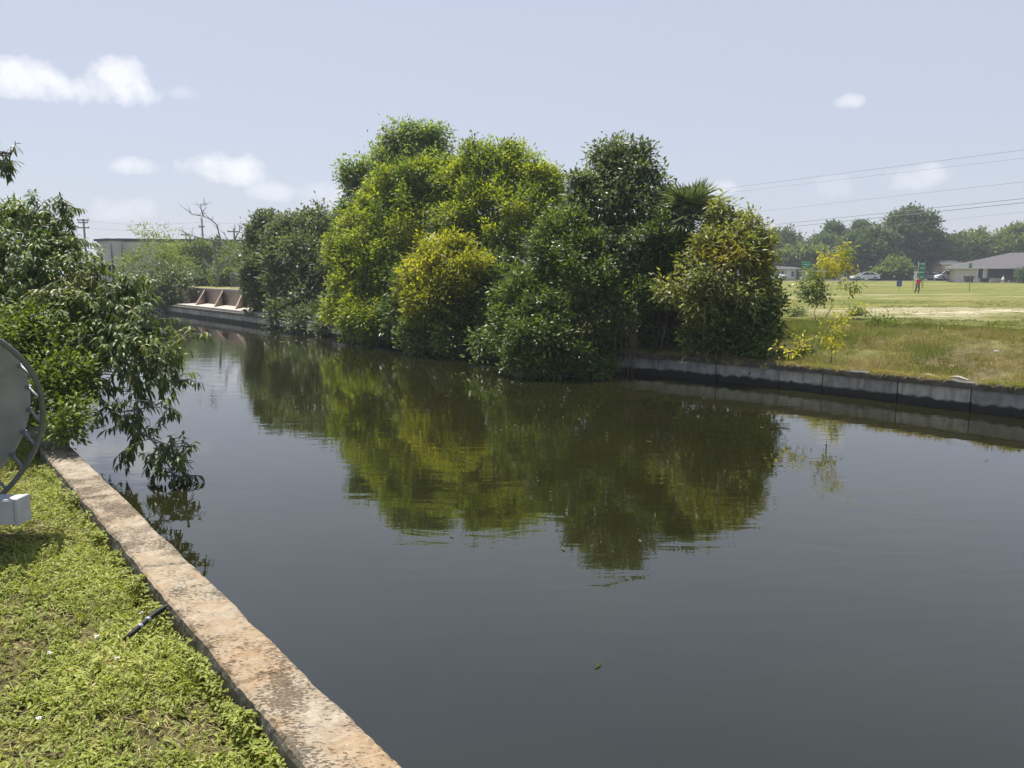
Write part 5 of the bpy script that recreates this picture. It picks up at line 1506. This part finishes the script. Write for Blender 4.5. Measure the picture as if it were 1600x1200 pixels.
# street name sign (writing unreadable in the photo: short pale strokes)
Y = 88
q = at_Y(1261, 455, Y); q.z = ground_right(q.x, q.y); c = at_Y(1260, 413.5, Y)
root = empty('street_sign', q, 'green arrow shaped sign on a thin post left of the golden sapling', 'sign', 'green signs on the field')
MB().tube([q - Vector((0, 0, .2)), Vector((q.x, q.y, c.z + .3))], .035, 6).build('post', POSTM, root)
hw_, hh_ = .56, .33
vs = [Vector((x, y, z)) for y in (-.02, .02) for x, z in ((-hw_, -hh_), (hw_ * .75, -hh_), (hw_ * 1.05, 0), (hw_ * .75, hh_), (-hw_, hh_))]
c = c + Vector((0, -.07, 0))
mb = MB(); mb.add([c + v for v in vs], [(0, 1, 2, 3, 4), (9, 8, 7, 6, 5)] + [(i, (i + 1) % 5, 5 + (i + 1) % 5, 5 + i) for i in range(5)]); mb.build('sign_face', GREENS, root)
fr = c + Vector((0, -.03, 0))
mb = MB()
pp = [fr + Vector((x * .93, 0, z * .88)) for x, z in ((-hw_, -hh_), (hw_ * .75, -hh_), (hw_ * 1.05, 0), (hw_ * .75, hh_), (-hw_, hh_), (-hw_, -hh_))]
mb.tube(pp, .014, 4); mb.build('sign_border', simple('pale_green_edge', (.25, .55, .42), .5, .02, 2, bmp=0), root)
bars(root, fr, 0, [(-.28, .03, .07, .12), (-.16, .03, .06, .10), (-.06, .03, .06, .12), (.05, .03, .06, .10), (.16, .03, .07, .12), (.28, .03, .06, .10), (0, -.17, .08, .07)])
# stack of green boards
Y = 95
q = at_Y(1437, 457, Y); q.z = ground_right(q.x, q.y)
root = empty('sign_stack', q, 'tall stack of green signboards behind the person in red', 'sign', 'green signs on the field')
for dx in (-.35, .35): MB().tube([q + Vector((dx, .05, -.2)), Vector((q.x + dx, q.y + .05, at_Y(1437, 409.5, Y).z))], .04, 6).build('post', POSTM, root)
for k, (y0, y1, xa, xb) in enumerate([(409.5, 415, 1436, 1446.5), (416, 421.5, 1435, 1446), (422.5, 428.5, 1434, 1445), (429.5, 436.5, 1432.5, 1444.5)]):
    p0_, p1_ = at_Y(xa, y1, Y), at_Y(xb, y0, Y); cc = (p0_ + p1_) / 2 + Vector((0, -.05, 0))
    bd = MB(); bd.box(cc, (p1_.x - p0_.x, .04, p1_.z - p0_.z), None, 0, .01); bo = bd.build('board', GREENS, root)
    bars(bo, cc + Vector((0, -.03, 0)), 0, [(-.2, .0, .10, .09), (-.06, .0, .08, .09), (.08, 0, .12, .09), (.24, 0, .07, .09)])
# white board
Y = 94
q = at_Y(1431, 457, Y); q.z = ground_right(q.x, q.y); p0_, p1_ = at_Y(1428, 438, Y), at_Y(1435.5, 424, Y); cc = (p0_ + p1_) / 2
root = empty('white_sign', q, 'upright white board with a dark mark half behind the green signboards', 'sign')
MB().box(cc, (p1_.x - p0_.x, .04, p1_.z - p0_.z), None, 0, .01).build('board', TRIM, root)
MB().box(cc + Vector((.14, -.03, .05)), (.12, .012, .55), Matrix.Rotation(.12, 3, 'Y')).build('lettering', ROOFD, root)
for dx in (-.25, .2): MB().tube([(cc.x + dx, cc.y + .04, q.z - .2), (cc.x + dx, cc.y + .04, cc.z)], .03, 6).build('post', POSTM, root)
# blue sign
Y = 90
q = at_Y(1405, 457, Y); q.z = ground_right(q.x, q.y); p0_, p1_ = at_Y(1400.8, 447.6, Y), at_Y(1409.6, 436.6, Y); cc = (p0_ + p1_) / 2
root = empty('blue_sign', q, 'small square blue sign on a short stake left of the person', 'sign')
MB().box(cc, (p1_.x - p0_.x, .03, p1_.z - p0_.z), None, 0, .01).build('board', BLUES, root)
bars(root, cc + Vector((0, -.025, 0)), 0, [(-.1, .22, .26, .05), (.14, .20, .10, .05), (.02, .0, .22, .06), (.02, -.22, .22, .07), (-.14, -.2, .06, .04)], simple('pale_blue_lettering', (.35, .5, .7), .5, .02, 2, bmp=0))
MB().tube([(cc.x, cc.y + .04, q.z - .2), (cc.x, cc.y + .04, cc.z)], .025, 6).build('stake', POSTM, root)
# right sign post
Y = 85
q = at_Y(1514, 459, Y); q.z = ground_right(q.x, q.y); c = at_Y(1516, 415.5, Y)
root = empty('street_sign', q, 'narrow green sign on a tall post in front of the hip roofed house', 'sign', 'green signs on the field')
MB().tube([q - Vector((0, 0, .2)), Vector((q.x, q.y, c.z + .32))], .035, 6).build('post', POSTM, root)
MB().box(c + Vector((0, -.07, .03)), (.44, .03, .50), Matrix.Rotation(.25, 3, 'Z'), 0, .01).build('sign_face', simple('faded_green_sheeting', (.05, .24, .15), .4, .05, 2, bmp=0), root)
bars(root, c + Vector((0, -.12, .08)), 0, [(-.06, 0, .10, .05), (.08, 0, .07, .05)])

# ------------------------------------------------------------------ person
def skin_mesh(name, pts, edges, rads, mat, parent, levels=1):
    me = bpy.data.meshes.new(name)
    me.from_pydata([tuple(p_) for p_ in pts], edges, [])
    o = bpy.data.objects.new(name, me); COL.objects.link(o)
    md = o.modifiers.new('skin', 'SKIN')
    for i, r in enumerate(rads):
        sv = me.skin_vertices[0].data[i]; sv.radius = r if isinstance(r, tuple) else (r, r); sv.use_root = (i == 0)
    sb = o.modifiers.new('sub', 'SUBSURF'); sb.levels = levels; sb.render_levels = levels
    dg = bpy.context.evaluated_depsgraph_get(); m2 = bpy.data.meshes.new_from_object(o.evaluated_get(dg))
    bpy.data.objects.remove(o); m2.name = name
    for p_ in m2.polygons: p_.use_smooth = True
    return link(name, m2, mat, parent, world=False)
Y = 80
pb = at_Y(1433, 457.6, Y); pb.z = ground_right(pb.x, pb.y)
print('person', pb, at_Y(1433, 457.6, Y).z)
J = dict(pel=(0, 0, .92), wa=(0, -.05, 1.05), ch=(-.02, -.14, 1.26), nk=(-.03, -.22, 1.42), hd=(-.03, -.27, 1.52), ht=(-.03, -.29, 1.66),
         lh=(-.10, 0, .90), lk=(-.17, -.10, .50), la=(-.24, .02, .09), lt=(-.27, -.15, .035), rh=(.10, 0, .90), rk=(.15, -.06, .50), ra=(.13, .06, .09), rt=(.14, -.12, .035),
         ls=(-.19, -.18, 1.36), le=(-.27, -.24, 1.10), lw=(-.22, -.40, .93), rs=(.16, -.17, 1.36), re=(.27, -.20, 1.10), rw=(.24, -.32, .88))
def build_person():
    names = ['pel', 'wa', 'ch', 'nk', 'hd', 'ht', 'lh', 'lk', 'la', 'lt', 'rh', 'rk', 'ra', 'rt', 'ls', 'le', 'lw', 'rs', 're', 'rw']
    pts = [Vector(J[n_]) for n_ in names]; ix = {n_: i for i, n_ in enumerate(names)}
    E_ = [('pel', 'wa'), ('wa', 'ch'), ('ch', 'nk'), ('nk', 'hd'), ('hd', 'ht'), ('pel', 'lh'), ('lh', 'lk'), ('lk', 'la'), ('la', 'lt'), ('pel', 'rh'), ('rh', 'rk'), ('rk', 'ra'), ('ra', 'rt'), ('ch', 'ls'), ('ls', 'le'), ('le', 'lw'), ('ch', 'rs'), ('rs', 're'), ('re', 'rw')]
    E_ = [(ix[a_], ix[b_]) for a_, b_ in E_]
    R_ = {'pel': .13, 'wa': .12, 'ch': .14, 'nk': .055, 'hd': .085, 'ht': .075, 'lh': .085, 'lk': .055, 'la': .038, 'lt': .035, 'rh': .085, 'rk': .055, 'ra': .038, 'rt': .035, 'ls': .06, 'le': .042, 'lw': .03, 'rs': .06, 're': .042, 'rw': .03}
    rads = [R_[n_] for n_ in names]
    for w_, e_ in (('lw', 'le'), ('rw', 're')):            # palm and five fingers each
        W_ = Vector(J[w_]); d_ = (W_ - Vector(J[e_])).normalized(); s_ = d_.cross(Vector((0, 1, 0))).normalized()
        pts.append(W_ + d_ * .07); ip = len(pts) - 1; rads.append(.028); E_.append((ix[w_], ip))
        for f in range(5):
            o_ = (f - 2) * .018
            L_ = [.05, .07, .075, .07, .055][f]
            if f == 0: a_ = W_ + d_ * .05 - s_ * .04; b_ = a_ + d_ * .04 - s_ * .01
            else: a_ = W_ + d_ * .10 + s_ * o_; b_ = a_ + d_ * L_ + Vector((0, -.015, 0))
            pts += [a_, b_]; rads += [.009, .007]; E_ += [(ip, len(pts) - 2), (len(pts) - 2, len(pts) - 1)]
    me_o = skin_mesh('person', pts, E_, rads, SKIN, None, 1)
    return me_o
person = build_person()
person.location = pb
tag(person, 'person in a red shirt and dark trousers walking slightly bent over the field', 'person')
bpy.context.view_layer.update()
v = lambda k: Vector(J[k])
skin_mesh('shirt', [v('wa') - Vector((0, -.03, .12)), v('wa'), v('ch'), v('nk') - Vector((0, -.02, .04)), v('ls'), v('le'), v('rs'), v('re')], [(0, 1), (1, 2), (2, 3), (2, 4), (4, 5), (2, 6), (6, 7)], [.155, .15, .17, .07, .085, .06, .085, .06], SHIRT, person)
skin_mesh('trousers', [v('pel'), v('lh'), v('lk'), v('la'), v('rh'), v('rk'), v('ra')], [(0, 1), (1, 2), (2, 3), (0, 4), (4, 5), (5, 6)], [.145, .11, .085, .07, .11, .085, .07], TROUS, person)
for n_, (a_, b_) in (('shoe', ('la', 'lt')), ('shoe', ('ra', 'rt'))):
    skin_mesh('shoe', [v(a_) + Vector((0, .04, -.03)), v(a_) + Vector((0, -.02, -.03)), v(b_) + Vector((0, -.02, 0))], [(0, 1), (1, 2)], [.045, .05, .04], TYRE, person)
skin_mesh('hair', [v('hd') + Vector((0, .03, .07)), v('ht') + Vector((0, .02, .0)), v('ht') + Vector((0, -.01, .035))], [(0, 1), (1, 2)], [.075, .088, .06], HAIR, person)
mb = MB()
for s_ in (-1, 1):
    mb.box(v('hd') + Vector((s_ * .03, -.085, .055)), (.018, .012, .01))
me_ = mb.build('eyes', HAIR, person, world=False)
mb = MB(); mb.tube([v('hd') + Vector((0, -.08, .05)), v('hd') + Vector((0, -.108, .02))], [.010, .016], 6); mb.build('nose', SKIN, person, world=False)

# ------------------------------------------------------------------ humid air
m = bpy.data.materials.new('humid_air'); m.use_nodes = True; nt = m.node_tree; nt.nodes.clear()
ot = nt.nodes.new('ShaderNodeOutputMaterial'); pv = nt.nodes.new('ShaderNodeVolumePrincipled')
pv.inputs['Color'].default_value = (.86, .92, 1, 1); pv.inputs['Density'].default_value = .00065; pv.inputs['Anisotropy'].default_value = .2
nt.links.new(pv.outputs[0], ot.inputs['Volume'])
tag(MB().box((0, 600, 7.5), (5200, 5600, 19)).build('haze', m), kind='stuff')
